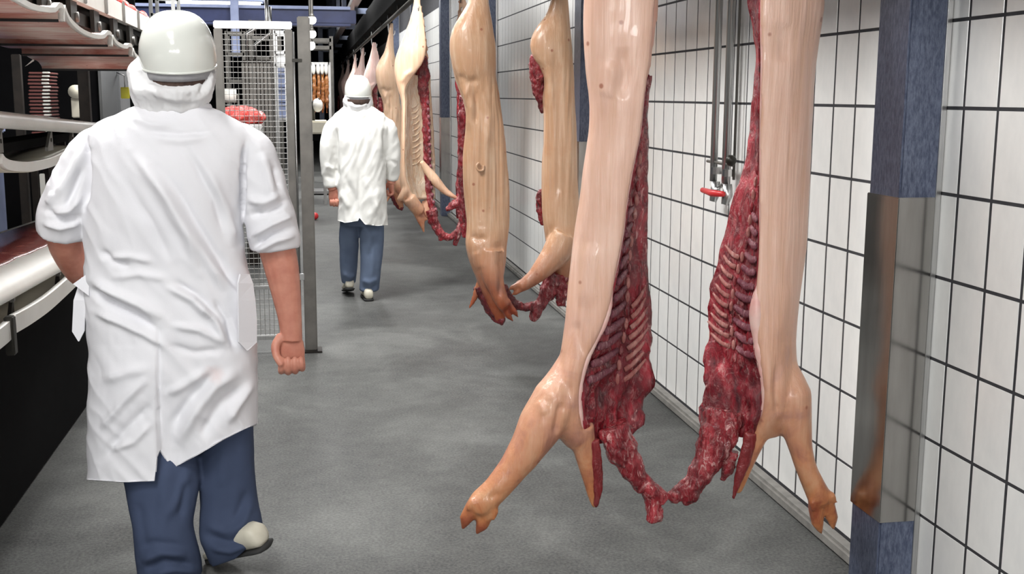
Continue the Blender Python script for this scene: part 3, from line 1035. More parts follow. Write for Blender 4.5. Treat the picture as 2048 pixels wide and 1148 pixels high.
limb(mb, [(1112, 545, 0, 22), (1098, 578, 0, 19), (1085, 602, 0, 13), (1072, 625, 0, 11), (1066, 642, 0, 8)], Y2r)
limb(mb, [(1084, 604, 0, 11), (1066, 612, .0, 8), (1052, 612, -.01, 6)], Y2r)
limb(mb, [(1128, 550, 0, 18), (1124, 585, 0, 15), (1122, 612, 0, 8)], Y2r)
V, F = remesh(mb, .006, 1)
V = V+normals(V, F)*(fbm(V, 24, 3, 8)*.010)[:, None]
mesh_obj('neck_meat', V, F, 'gutmeat', c2r)
gambrel(at(968, -60, Y2).x, at(1117, -60, Y2).x, Y2, 'steel gambrel bar carrying the second pair of pork halves')

# ------------------------------------------------------------------ third pair, left half: pale cavity open to the camera
Y3 = 9.5
c3 = root('pork_half', at(860, 480, Y3))
tag(c3, 'cream pork half with pale open cavity and red spine, beside the far worker', 'carcass', 'hanging pork halves')
rows3 = [(-8, 829, 842, 843, .02, .02), (15, 825, 845, 846, .03, .03), (40, 819, 849, 850, .05, .05), (70, 808, 852, 854, .07, .07), (100, 796, 853, 857, .09, .09), (125, 789, 846, 859, .09, .1), (150, 789, 828, 860, .085, .10),
         (175, 795, 812, 861, .075, .11), (200, 802, 812, 862, .07, .11), (250, 803, 811, 866, .07, .11), (300, 802, 810, 868, .07, .11), (340, 800, 811, 870, .07, .11), (365, 800, 815, 870, .07, .10), (390, 806, 826, 870, .06, .09), (415, 818, 842, 872, .045, .06), (440, 838, 858, 880, .03, .04)]
H3 = Half(1, rows3, Y3, conc=.05)
mb = MB()
H3.skin_loft(mb)
limb(mb, [(842, 322, .04, 5), (856, 342, .06, 9), (870, 360, .06, 10), (888, 380, .06, 7), (905, 392, .05, 5), (918, 398, .05, 3)], Y3)
limb(mb, [(812, 380, -.04, 9), (804, 392, -.05, 7), (796, 402, -.05, 4)], Y3)
limb(mb, [(838, 425, -.02, 12), (842, 440, -.03, 9), (846, 455, -.03, 5), (848, 466, -.03, 2)], Y3, flat=.5)
limb(mb, [(818, 395, -.04, 14), (828, 410, -.03, 14), (842, 425, -.02, 12)], Y3)
skin_mesh(mb, 'skin', 'skin_far', c3, .010, 3, creases=[([(800, 168), (812, 150), (828, 140)], 5, .012)])
H3.meat_obj(150, 400, 'cavity', c3, 50, 20, .006, 4, 'cavity_lining')
for k, py in enumerate(np.linspace(215, 330, 11)):
    P = [H3.inner(py-8*u+3*math.sin(PI*u), .34+.28*u, -.004) for u in (0, .25, .5, .75, 1)]
    MB().tube(P, [.004, .006, .007, .007, .006], 7).build('rib', 'cavity', c3, True)
mb = MB()
P = [H3.inner(py, np.interp(py, [110, 150, 200, 430], [.6, .72, .8, .8]), -.012) for py in np.linspace(112, 436, 26)]
mb.tube(P, [np.interp(i, [0, 3, 8, 25], [.03, .058, .036, .030]) for i in range(26)], 12, .6)
V, F = remesh(mb, .008, 1)
V = V+normals(V, F)*(fbm(V, 22, 3, 3)*.010)[:, None]
mesh_obj('spine', V, F, 'meat', c3)
mb = MB()
for k, py in enumerate(np.linspace(205, 420, 16)):
    c = H3.inner(py, .80, -.05)
    MB().ball(c, (.014, .016, .018), 8, 6).build('vertebra', 'rib', c3, True)
mb = MB()
limb(mb, [(862, 420, 0, 11), (868, 445, 0, 10), (880, 465, 0, 8), (893, 474, 0, 7), (905, 474, 0, 6)], Y3)
limb(mb, [(872, 455, 0, 7), (880, 470, 0, 5), (882, 482, 0, 4)], Y3)
V, F = remesh(mb, .007, 1)
V = V+normals(V, F)*(fbm(V, 24, 3, 8)*.010)[:, None]
mesh_obj('neck_meat', V, F, 'gutmeat', c3)

# third pair, right half: mostly behind the second pair
c3r = root('pork_half', at(925, 480, Y3))
tag(c3r, 'dark red pork half hidden behind the tan carcass, only its spine edge showing', 'carcass', 'hanging pork halves')
rows3r = [(-8, 930, 917, 916, .02, .02), (30, 940, 915, 913, .04, .04), (80, 958, 920, 908, .08, .08), (130, 965, 928, 910, .09, .1), (200, 966, 930, 914, .07, .1), (300, 966, 932, 917, .07, .1), (360, 966, 934, 914, .07, .1), (400, 968, 934, 912, .06, .08), (440, 955, 934, 914, .04, .05)]
H3r = Half(-1, rows3r, Y3, conc=.03)
mb = MB()
H3r.skin_loft(mb)
skin_mesh(mb, 'skin', 'skin_far', c3r, .011, 3)
H3r.meat_obj(60, 438, 'meat', c3r, 40, 14, .012, 4)
mb = MB()
limb(mb, [(930, 380, 0, 10), (922, 400, 0, 9), (905, 412, 0, 8), (892, 420, 0, 4)], Y3)
limb(mb, [(925, 420, 0, 11), (926, 445, 0, 9), (915, 464, 0, 8), (904, 474, 0, 6)], Y3)
limb(mb, [(918, 460, 0, 7), (913, 478, 0, 6), (910, 492, 0, 4)], Y3)
V, F = remesh(mb, .007, 1)
V = V+normals(V, F)*(fbm(V, 24, 3, 8)*.010)[:, None]
mesh_obj('neck_meat', V, F, 'gutmeat', c3r)
gambrel(at(836, 0, Y3).x, at(922, 0, Y3).x, Y3, 'steel gambrel bar carrying the third pair of pork halves')

# ------------------------------------------------------------------ far halves along the rail: copies of the second and third ones
def far_half(src, px, Y, rz, label, skin=None, sc=1.0):
    o = copy_tree(src)
    x = wx(px, 188, Y)
    top = 2.40
    d = src.location
    tip = Vector((at(970, -110, Y2).x, Y2, 0)) - d if src is c2 else Vector((at(836, -5, Y3).x, Y3, 0)) - d
    q = Matrix.Rotation(rz, 3, 'Z') @ Vector((tip.x, tip.y, 0))
    x = .97 - q.x
    o.location = (x, Y, d.z-.03)
    o.rotation_euler = (0, 0, rz)
    o.scale = (sc, 1, 1)
    o['label'] = label
    if skin:
        for ch in o.children:
            if ch.name.startswith('skin'):
                ch.data = ch.data.copy()
                ch.data.materials[0] = M[skin]
    hook(x+q.x-.04, Y+q.y, 2.53, 2.27, 'steel hook holding the ' + label.split(' pork half')[0] + ' pork half ' + ' '.join(label.split('pork half ')[1].split()[:6]))
    return o
far_half(c2, 778, 13.6, .35, 'pale tan pork half just behind the far worker on his right', 'skin_far')
far_half(c3, 742, 17.2, .5, 'pinkish pork half seen just above the far worker helmet', 'skin_pink')
far_half(c2, 716, 20.6, -.4, 'pink pork half seen left above the far worker helmet', 'skin_pink')
far_half(c2, 697, 24.0, .8, 'pink pork half left of the far worker head, near rail end', 'skin_pink')
far_half(c2, 682, 28.0, .2, 'pinkish white pork half left of the far worker shoulder', 'skin_pink')
far_half(c2, 670, 32.5, 1.0, 'farthest pinkish white pork half at the end of the rail', 'skin_pink')

# ================================================================== PEOPLE
def hand(mb, wrist, down, inner, palm, s=1.0):
    """relaxed closed hand. wrist point; down: towards the fingers; inner: towards the thumb side; palm: direction the palm faces"""
    w = Vector(wrist)
    d, i, p = Vector(down).normalized(), Vector(inner).normalized(), Vector(palm).normalized()
    q = lambda a, b, c: w + d*(a*s) + i*(b*s) + p*(c*s)
    # palm
    rings = []
    for a, hw, th in ((-.02, .029, .022), (.01, .031, .021), (.035, .041, .02), (.065, .044, .018), (.085, .042, .015), (.096, .038, .010)):
        rings.append([q(a, hw*math.cos(2*PI*k/16)+.002, th*math.sin(2*PI*k/16)) for k in range(16)])
    mb.loft(rings)
    for n, (off, L) in enumerate(((.031, .92), (.011, 1.0), (-.010, .95), (-.030, .78))):
        P = [q(.080, off, -.004), q(.080+.034*L, off*1.08, .0), q(.080+.046*L, off*1.06, .020), q(.080+.034*L, off*1.0, .042), q(.080+.010*L, off*.96, .046), q(.080-.006*L, off*.94, .036)]
        C = catmull(P, 18)
        mb.tube(C, list(np.interp(np.linspace(0, 1, 18), [0, .5, .9, 1], [.0105, .0098, .0085, .006]) * s), 10)
    P = [q(.012, .028, .006), q(.038, .047, .018), (q(.066, .046, .034)), q(.090, .034, .048), q(.098, .026, .052)]
    C = catmull(P, 16)
    mb.tube(C, list(np.interp(np.linspace(0, 1, 16), [0, .4, .9, 1], [.017, .0135, .0105, .007]) * s), 10)

def shoe(heel, toe, parent, up=(0, 0, 1), w=1.0):
    heel, toe = Vector(heel), Vector(toe)
    d = (toe-heel)
    L = d.length
    d.normalize()
    u = Vector(up)
    u = (u-d*u.dot(d)).normalized()
    s = d.cross(u)
    def ring(t, hw, h0, h1):
        c = heel+d*(t*L)
        out = []
        for k in range(18):
            a = 2*PI*k/18
            cc, ss = math.cos(a), math.sin(a)
            out.append(c+s*(math.copysign(abs(cc)**.7, cc)*hw*w)+u*((h0+h1)/2+math.copysign(abs(ss)**.8, ss)*(h1-h0)/2))
        return out
    st = [(-.01, .018, .03, .06), (.02, .033, .018, .088), (.12, .037, .016, .10), (.28, .036, .016, .098), (.42, .037, .016, .085), (.58, .043, .016, .068), (.75, .048, .016, .055), (.9, .042, .016, .045), (.98, .026, .018, .036), (1.0, .012, .02, .03)]
    mb = MB()
    mb.loft([ring(*x) for x in st])
    o = mb.build('shoe', 'shoe', parent, True)
    mb = MB()
    mb.loft([ring(t, hw*1.08, 0, .02) for (t, hw, a, b) in st])
    so = mb.build('sole', 'sole', parent, True)
    so.parent = o
    return o

def helmet_parts(cx, cy, Y, a, h, tilt, parent):
    """cap shell: centre pixel, half width a (m), height h (m) above the rim, tilt backwards (radians)"""
    C = at(cx, cy, Y)
    R = Matrix.Rotation(tilt, 3, 'X')
    def T(v):
        return C + R @ Vector(v)
    mb = MB()
    rings = []
    for i in range(15):
        e = i/14*PI/2*.985
        r = math.cos(e)**.66*(1-.055*max(0, 1-i/4.0)**1.5)
        z = math.sin(e)*h
        rings.append([T((a*r*math.cos(2*PI*k/40), a*1.14*r*math.sin(2*PI*k/40), z)) for k in range(40)])
    inner = []
    for i in range(15):
        e = (14-i)/14*PI/2*.985
        r = math.cos(e)**.66*.955*(1-.055*max(0, 1-(14-i)/4.0)**1.5)
        z = math.sin(e)*h*.965
        inner.append([T((a*r*math.cos(2*PI*k/40), a*1.14*r*math.sin(2*PI*k/40), z)) for k in range(40)])
    mb.loft(rings+inner, False)
    V0 = len(mb.V)
    shell = mesh_obj('helmet', mb.V, mb.F+[tuple(range(14*40, 15*40)), ], 'helmet', parent)
    mb = MB()
    # peak at the front
    pr = []
    for u in np.linspace(0, 1, 8):
        pr.append([T((a*math.cos(t)*(1+.0*u), a*1.14*math.sin(t)+u*.055*math.sin(t)**2, -.008*u + .006*(1 if s else -1))) for s in (0, 1) for t in (np.linspace(.35, PI-.35, 14) if not s else np.linspace(PI-.35, .35, 14))])
    mb.loft(pr)
    pk = mb.build('peak', 'helmet', parent, True)
    pk.parent = shell
    mb = MB()
    ring = [T((a*.945*math.cos(2*PI*k/40), a*1.14*.945*math.sin(2*PI*k/40), .003)) for k in range(41)]
    mb.tube(ring, .0038, 8, caps=False)
    rm = mb.build('rim', 'helmet', parent, True)
    rm.parent = shell
    mb = MB()
    sr = []
    for z, k1 in ((.008, .90), (-.010, .915), (-.024, .915), (-.024, .86), (.008, .86)):
        sr.append([T((a*k1*math.cos(2*PI*k/36), a*1.14*k1*math.sin(2*PI*k/36), z)) for k in range(36)])
    mb.loft(sr, False)
    st = mb.build('head_strap', 'strap', parent, True)
    st.parent = shell
    return shell, T

def garment(mb, name, mat, parent, voxel, smooth, folds, clamp=None, amp=.003, sc=7, post=None, wr_amp=0.0, wr_dir=-.85):
    V, F = remesh(mb, voxel, smooth)
    N = normals(V, F)
    V = V + N*(fbm(V, sc, 4, 3, (1, 1, .6))*amp)[:, None]
    V = apply_folds(V, N, folds)
    if wr_amp:
        ac, al = np.cos(wr_dir), np.sin(wr_dir)
        u_, v_ = V[:, 0]*ac+V[:, 2]*al, -V[:, 0]*al+V[:, 2]*ac
        W_ = np.stack([u_*5.0, V[:, 1]*8.0, v_*19.0], 1)
        r_ = 1-np.abs(np.array([noise.noise(Vector(w)+Vector((9.1, 4.2, 1.3))) for w in W_]))*2.4
        V = V + N*(np.clip(r_, -.4, 1)*wr_amp)[:, None]
    if post:
        V = post(V)
    if clamp:
        V = clamp(V)
    return mesh_obj(name, V, F, mat, parent, True)

# ------------------------------------------------------------------ near worker
YP = 3.88
p1 = root('person', (at(345, 700, YP).x, YP, 0))
tag(p1, 'near worker walking away in white coat, white helmet and navy trousers', 'person')
S1 = pxs(YP)
# body (mostly under the clothes)
mb = MB()
loft_rows(mb, [(40, 325, 392, .05, .06), (70, 305, 412, .085, .09), (110, 300, 416, .095, .10), (150, 303, 412, .09, .105), (180, 318, 398, .07, .09), (205, 318, 398, .06, .065), (240, 300, 415, .05, .05), (275, 215, 470, .07, .07), (330, 200, 462, .085, .08), (420, 198, 455, .085, .10), (520, 205, 455, .080, .10), (620, 210, 465, .085, .10), (740, 215, 480, .09, .09), (800, 218, 478, .085, .08)], YP, 50, 30)
mb.ball(at(300, 128, YP+.01), (.014, .025, .034))
mb.ball(at(416, 133, YP+.01), (.014, .025, .034))
mb.ball(at(357, 128, YP+.115), (.016, .022, .026))
limb(mb, [(470, 295, 0, 24), (512, 345, 0, 24), (533, 420, -.01, 26), (548, 480, -.01, 30)], YP)
limb(mb, [(215, 300, 0, 24), (168, 350, 0, 24), (142, 420, .01, 26), (128, 458, .03, 30)], YP)
limb(mb, [(285, 800, -.01, 40), (318, 950, -.07, 30), (330, 1080, -.13, 24), (336, 1135, -.13, 22)], YP)
limb(mb, [(435, 800, -.005, 36), (455, 950, -.028, 24), (464, 1040, -.06, 20), (466, 1090, -.088, 18)], YP)
V, F = remesh(mb, .009, 3)
mbA = MB()
arm = [(546, 470, -.01, 34), (556, 505, -.012, 35), (565, 545, -.014, 32.5), (573, 590, -.016, 28), (579, 630, -.018, 23.5), (582, 660, -.02, 21.5), (582, 680, -.02, 22)]
limb(mbA, arm, YP, flat=.9)
hand(mbA, at(582, 664, YP-.02), (0, 0, -1), (-1, 0, .0), (0, -1, .08), 1.08)
V2, F2 = remesh(mbA, .0032, 2)
mbB = MB()
limb(mbB, [(126, 450, .03, 34), (132, 490, .06, 32), (148, 528, .13, 28), (160, 548, .2, 24), (170, 556, .25, 21)], YP)
hand(mbB, at(172, 558, YP+.26), (.35, 1, -.1), (0, .1, 1), (1, -.3, 0), 1.05)
V3, F3 = remesh(mbB, .004, 2)
n1, n2 = len(V), len(V)+len(V2)
mesh_obj('body', np.vstack([V, V2, V3]), F+[tuple(i+n1 for i in f) for f in F2]+[tuple(i+n2 for i in f) for f in F3], 'skin', p1)

# coat
mb = MB()
loft_rows(mb, [(200, 292, 404, .060, .065), (214, 272, 420, .075, .075), (228, 240, 448, .085, .085), (244, 200, 480, .10, .095), (268, 176, 506, .115, .105), (305, 166, 508, .13, .12), (350, 164, 494, .14, .13), (420, 167, 484, .142, .14), (500, 171, 488, .138, .15), (560, 170, 500, .138, .15), (620, 173, 510, .148, .15),
               (700, 177, 514, .158, .14), (800, 178, 515, .162, .135), (900, 179, 516, .166, .13), (985, 180, 516, .168, .13)], YP, 60, 48)
limb(mb, [(470, 272, 0, 30), (500, 300, 0, 40), (518, 350, -.005, 44), (532, 400, -.01, 46), (543, 445, -.01, 48), (549, 478, -.012, 48), (551, 497, -.012, 46)], YP, seg=24)
limb(mb, [(210, 278, 0, 30), (182, 306, 0, 40), (158, 350, 0, 44), (138, 400, 0, 46), (126, 436, .012, 48), (123, 462, .03, 47)], YP, seg=24)
hemL = [(180, 960), (250, 965), (311, 962), (318, 892), (345, 937), (400, 908), (450, 878), (490, 858), (516, 846)]
def coat_clamp(V):
    Q = proj_np(V)
    front = V[:, 1] > YP+.05
    zx = np.interp(Q[:, 0], [a for a, b in hemL], [b for a, b in hemL])
    zx = np.where(front, np.minimum(zx, 845.0), zx)
    over = Q[:, 1]-zx
    m = over > 0
    V = V.copy()
    V[m, 2] += over[m]*S1
    return V
def coat_post(V):
    Q = proj_np(V)
    back = np.clip((YP+.02-V[:, 1])/.05, 0, 1)
    low = np.clip((Q[:, 1]-690)/60, 0, 1)
    V = V.copy()
    # left panel laps over the right one at the vent; the right panel is pulled back by the stride
    V[:, 1] -= back*low*.014/(1+np.exp(np.clip((Q[:, 0]-317)/2.0, -40, 40)))
    V[:, 1] += back*low*.035*np.exp(-((Q[:, 0]-345)/40)**2)*np.clip((Q[:, 1]-760)/150, 0, 1)*(Q[:, 0] > 317)
    # cuffs: rolled edge
    return V
folds1 = [(a_, w_*.78, h_*1.75) for a_, w_, h_ in [([(262, 300), (320, 380), (372, 470), (400, 545)], 13, .011), ([(300, 330), (352, 420), (415, 520), (452, 590)], 12, .010), ([(335, 350), (395, 450), (440, 520), (480, 600)], 11, -.008), ([(240, 350), (300, 440), (345, 530)], 14, -.007),
          ([(410, 330), (452, 420), (468, 500)], 13, .008), ([(375, 300), (430, 400), (450, 470)], 10, -.006), ([(420, 520), (470, 585), (495, 640)], 10, .007),
          ([(178, 575), (210, 600), (262, 628), (320, 662)], 10, -.018), ([(185, 560), (225, 585), (280, 610), (330, 640)], 12, .013), ([(186, 622), (230, 640), (290, 668), (340, 700)], 9, .010),
          ([(200, 500), (228, 522), (262, 532)], 9, -.010), ([(205, 520), (260, 512), (310, 525)], 9, .007), ([(220, 555), (280, 548), (340, 560)], 10, .006), ([(330, 570), (385, 600), (420, 640)], 10, .010), ([(345, 560), (395, 590), (450, 650)], 8, -.008),
          ([(390, 600), (430, 640), (450, 690)], 9, .009), ([(425, 595), (455, 640), (470, 700)], 8, -.009), ([(340, 650), (400, 660), (455, 690)], 9, .008), ([(330, 690), (390, 705), (450, 700)], 10, -.006),
          ([(290, 262), (360, 268), (430, 262)], 5, -.003), ([(300, 275), (360, 282), (420, 274)], 10, .004), ([(255, 232), (300, 250), (350, 252)], 8, .005),
          ([(319, 640), (318, 760), (318, 890)], 3.5, -.006), ([(200, 860), (250, 800), (300, 750)], 11, .008), ([(195, 930), (250, 860), (310, 800)], 12, -.007), ([(205, 760), (260, 740), (310, 735)], 14, .006), ([(215, 900), (270, 880), (308, 840)], 9, .006),
          ([(350, 900), (385, 830), (430, 770), (480, 740)], 16, .012), ([(340, 860), (380, 800), (430, 745)], 13, -.009), ([(400, 880), (440, 810), (490, 770)], 14, -.010), ([(330, 790), (370, 770), (420, 735)], 12, .008), ([(450, 850), (480, 800), (508, 760)], 12, .010),
          ([(172, 270), (176, 340), (170, 420)], 6, -.016), ([(492, 285), (486, 340), (486, 440)], 6, -.016), ([(188, 262), (182, 300)], 9, .006),
          ([(165, 300), (140, 350), (112, 400)], 10, .010), ([(168, 330), (148, 380), (130, 425)], 8, -.011), ([(160, 395), (135, 420), (95, 432)], 9, .013), ([(165, 430), (130, 440), (88, 418)], 7, -.012), ([(160, 445), (120, 456), (85, 445)], 7, .010), ([(110, 385), (95, 410)], 8, .010),
          ([(520, 300), (535, 350), (545, 400)], 12, .008), ([(575, 400), (535, 425), (498, 430)], 9, -.012), ([(560, 390), (530, 405), (495, 400)], 9, .010), ([(585, 430), (545, 448), (502, 475)], 8, .012), ([(588, 452), (545, 468), (505, 495)], 6, -.014), ([(592, 470), (550, 482), (510, 505)], 7, .010), ([(545, 330), (560, 380)], 8, -.008)]]
stain = at(430, 748, YP-.16) - Vector(p1.location)
M['coat1'] = cloth('white_work_coat', (.79, .79, .82), (.75, .75, .785), (tuple(stain), .035))
coat = garment(mb, 'coat', 'coat1', p1, .0062, 3, folds1, coat_clamp, .004, 6, coat_post, .0038, -.95)
# collar
mb = MB()
C = [Vector((at(348, 214, YP).x+.108*math.cos(t), YP+.0+.078*math.sin(t), at(348, 214, YP).z + .012*math.sin(-t))) for t in np.linspace(0, 2*PI, 37)]
mb.tube(C, (.012), 8, caps=False)
cb = mb.build('collar', 'coat1', p1, True)
cb.parent = coat
def strip(name, pts, w, th, mat, parent, par2=None, tip=True):
    """flat strap along pts (world points), width w in x, thickness th in y, pointed end"""
    mb = MB()
    rings = []
    for i, p in enumerate(pts):
        ww = w if i < len(pts)-1 or not tip else w*.08
        p = Vector(p)
        rings.append([p+Vector((-ww/2, -th/2, 0)), p+Vector((ww/2, -th/2, 0)), p+Vector((ww/2, th/2, 0)), p+Vector((-ww/2, th/2, 0))])
    mb.loft(rings)
    o = mb.build(name, mat, parent, False)
    if par2:
        o.parent = par2
    return o
mb = MB()
rg = []
for (py, xl_, xr_, dl, dr) in ((548, 478, 496, .095, .060), (566, 474, 503, .115, .066), (600, 474, 508, .124, .072), (640, 475, 511, .130, .076), (684, 475, 511, .134, .080), (700, 491, 494, .115, .112)):
    A_, B_ = at(xl_, py, YP-dl), at(xr_, py, YP-dr)
    n_ = Vector((B_.y-A_.y, -(B_.x-A_.x), 0)).normalized()
    rg.append([A_, B_, B_+n_*.007, A_+n_*.007])
mb.loft(rg)
o = mb.build('belt_tab', 'coat1', p1)
o.parent = coat
strip('belt_tab', [at(175, 555, YP-.02), at(168, 575, YP-.03), at(160, 600, YP-.04), at(158, 640, YP-.04), at(157, 662, YP-.04), at(158, 682, YP-.04)], 22*S1, .012, 'coat1', p1, coat)
mb = MB()
mb.add([at(178, 545, YP-.06), at(146, 568, YP-.07), at(178, 592, YP-.08), at(178, 545, YP-.05), at(147, 568, YP-.06), at(178, 592, YP-.07)], [(0, 1, 2), (3, 5, 4), (0, 3, 4, 1), (1, 4, 5, 2), (2, 5, 3, 0)])
o = mb.build('belt_knot', 'coat1', p1)
o.parent = coat

# trousers
mb = MB()
loft_rows(mb, [(760, 200, 495, .11, .09), (830, 205, 500, .105, .09), (862, 215, 500, .095, .08)], YP, 8, 36)
loft_rows(mb, [(800, 215, 350, .09, .08, .0), (880, 228, 385, .095, .085, -.04), (930, 240, 398, .09, .085, -.06), (965, 247, 400, .085, .085, -.08), (1010, 256, 392, .08, .08, -.10), (1050, 263, 386, .078, .078, -.12), (1090, 268, 394, .08, .08, -.13), (1120, 272, 402, .085, .08, -.13), (1152, 276, 405, .085, .08, -.13)], YP, 30, 32, 2.1)
loft_rows(mb, [(800, 370, 505, .09, .08, 0), (860, 402, 507, .085, .08, -.01), (920, 400, 509, .08, .08, -.02), (960, 398, 512, .075, .075, -.03), (1005, 400, 518, .072, .072, -.04), (1045, 399, 526, .075, .07, -.06), (1075, 400, 528, .075, .065, -.08), (1098, 410, 516, .065, .06, -.09), (1125, 420, 482, .05, .05, -.08)], YP, 30, 32, 2.1)
foldsT = [([(380, 930), (355, 1000), (330, 1040)], 10, .010), ([(340, 920), (330, 990), (320, 1080)], 12, .007), ([(370, 960), (360, 1040)], 8, -.009), ([(275, 1000), (290, 1100)], 10, -.006), ([(280, 1125), (320, 1105), (380, 1110)], 9, .014), ([(285, 1140), (330, 1122), (390, 1130)], 7, -.014), ([(275, 1095), (310, 1085), (370, 1092)], 8, -.008), ([(300, 1150), (350, 1138), (400, 1145)], 7, .012),
          ([(410, 1070), (460, 1085), (515, 1060)], 9, -.014), ([(410, 1050), (450, 1065), (500, 1040)], 9, .010), ([(420, 1095), (460, 1102), (505, 1085)], 7, .012), ([(505, 1000), (485, 1050), (460, 1080)], 8, .010), ([(495, 980), (470, 1040)], 8, -.008), ([(450, 880), (445, 980)], 12, .006)]
def trouser_clamp(V):
    Q = proj_np(V)
    hem = np.interp(Q[:, 0], [405, 425, 470, 500, 518, 530], [1138, 1134, 1118, 1092, 1066, 1044])
    over = Q[:, 1]-hem
    m = (over > 0) & (Q[:, 0] > 407)
    V = V.copy()
    V[m, 2] += over[m]*S1
    return V
garment(mb, 'trousers', 'trousers', p1, .0066, 3, foldsT, trouser_clamp, .004, 8)
shoe(at(338, 1150, YP-.20)*1.0 - Vector((0, 0, at(338, 1150, YP-.20).z)), Vector((at(325, 1150, YP+.09).x, YP+.10, 0)), p1)
hl = at(537, 1096, YP-.16)
tl = at(424, 1165, YP+.02)
shoe(hl, Vector((tl.x, tl.y, .005)), p1, (-.30, -.1, 1), 1.15)
# head wear
hs, T1 = helmet_parts(357, 134, YP+.005, 72*S1, .177, .20, p1)
mb = MB()
hr = []
for z, k1 in ((-.016, .885), (-.030, .905), (-.048, .88), (-.066, .76)):
    hr.append([T1((70*S1*k1*math.cos(t), 70*S1*1.14*k1*math.sin(t), z)) for t in np.linspace(0, 2*PI, 37)[:-1]])
mb.loft(hr, False)
mb.build('hair', 'hair', p1, True)
mb = MB()
loft_rows(mb, [(106, 284, 424, .050, .10), (118, 270, 427, .064, .11), (140, 256, 430, .070, .12), (152, 253, 431, .078, .12), (164, 254, 431, .092, .12), (175, 256, 429, .116, .12), (184, 259, 425, .124, .12), (198, 265, 419, .112, .11), (210, 271, 414, .100, .10), (226, 276, 410, .085, .085)], YP, 24, 40)
fN = [([(285, 175), (330, 195), (380, 200), (415, 190)], 6, .008), ([(300, 190), (345, 210), (400, 208)], 5, -.006), ([(262, 130), (268, 165), (275, 195)], 6, .010), ([(278, 140), (285, 180)], 5, -.008), ([(425, 140), (418, 175), (408, 200)], 6, .010), ([(408, 160), (402, 190)], 5, -.008), ([(310, 178), (320, 200)], 5, .005), ([(350, 180), (352, 205)], 5, .005), ([(385, 178), (380, 205)], 5, -.005)]
garment(mb, 'hair_net', 'net', p1, .0055, 2, fN, None, .010, 18)

# ------------------------------------------------------------------ far worker
YQ = 9.05
p2 = root('person', (at(722, 600, YQ).x, YQ, 0))
tag(p2, 'far worker walking between fence and carcasses in white coat and helmet', 'person')
S2 = pxs(YQ)
mb = MB()
loft_rows(mb, [(158, 704, 727, .05, .06), (175, 696, 737, .09, .09), (195, 696, 738, .09, .10), (212, 702, 732, .07, .08), (226, 700, 736, .06, .06), (240, 678, 758, .08, .08), (270, 674, 762, .10, .10), (330, 680, 760, .10, .10), (390, 684, 760, .10, .09), (425, 690, 755, .07, .06)], YQ, 36, 26)
limb(mb, [(670, 252, 0, 7), (658, 300, 0, 7), (661, 350, .02, 8)], YQ)
limb(mb, [(766, 252, 0, 7), (782, 300, .012, 7), (785, 345, .045, 8)], YQ)
limb(mb, [(702, 440, .02, 11), (698, 500, .10, 11), (696, 555, .14, 11)], YQ)
limb(mb, [(743, 440, .0, 11), (742, 510, -.04, 11), (738, 578, -.06, 11)], YQ)
V, F = remesh(mb, .013, 2)
mbA = MB()
limb(mbA, [(660, 350, .02, 10), (663, 370, .02, 9), (666, 380, .02, 8.5)], YQ)
hand(mbA, at(666, 378, YQ+.02), (.12, 0, -1), (1, 0, .1), (0, -1, .05), 1.05)
limb(mbA, [(785, 345, .05, 7), (784, 358, .055, 8), (783, 366, .06, 8.5)], YQ)
hand(mbA, at(783, 362, YQ+.06), (0, .35, -1), (-.3, 1, 0), (-1, -.3, 0), 1.0)
V2, F2 = remesh(mbA, .0045, 1)
mesh_obj('body', np.vstack([V, V2]), F+[tuple(i+len(V) for i in f) for f in F2], 'skin', p2)
mb = MB()
loft_rows(mb, [(208, 692, 742, .065, .07), (218, 682, 752, .085, .085), (228, 668, 768, .105, .10), (245, 662, 776, .125, .11), (275, 664, 776, .14, .12), (310, 670, 772, .14, .13), (350, 674, 771, .14, .13), (400, 677, 773, .15, .13), (440, 676, 775, .155, .13), (462, 675, 777, .158, .13)], YQ, 40, 36)
limb(mb, [(676, 238, 0, 10), (664, 256, 0, 15), (657, 290, 0, 16), (655, 325, .01, 15), (659, 352, .02, 14), (663, 374, .02, 13)], YQ)
limb(mb, [(764, 238, 0, 10), (777, 256, 0, 15), (783, 290, .01, 15), (786, 320, .02, 14), (785, 345, .05, 13), (784, 360, .06, 12)], YQ)
def coat2_clamp(V):
    Q = proj_np(V)
    zx = np.interp(Q[:, 0], [672, 690, 717, 719, 730, 755, 778], [440, 446, 442, 436, 449, 452, 450])
    over = Q[:, 1]-zx
    m = over > 0
    V = V.copy()
    V[m, 2] += over[m]*S2
    return V
folds2 = [([(700, 260), (705, 330), (700, 380)], 7, .010), ([(740, 260), (745, 330)], 7, -.008), ([(730, 350), (745, 400), (765, 440)], 6, .014), ([(690, 350), (710, 400), (715, 440)], 6, -.012), ([(718, 340), (718, 440)], 3, -.012), ([(760, 370), (750, 410), (735, 440)], 6, .012), ([(680, 380), (700, 420)], 6, .012),
          ([(672, 250), (674, 330), (678, 360)], 3.5, -.025), ([(768, 255), (770, 330)], 3.5, -.025), ([(652, 330), (668, 340)], 4, .012), ([(650, 350), (668, 358)], 4, -.012), ([(780, 320), (795, 330)], 4, -.012), ([(690, 225), (715, 232), (745, 226)], 5, .008)]
M['coat2'] = cloth('white_work_coat_far', (.80, .80, .77), (.77, .77, .74))
coat2 = garment(mb, 'coat', 'coat2', p2, .011, 2, folds2, coat2_clamp, .006, 6, None, .006, 1.2)
mb = MB()
loft_rows(mb, [(410, 682, 768, .11, .09), (440, 682, 768, .10, .09), (452, 684, 766, .09, .08)], YQ, 6, 30)
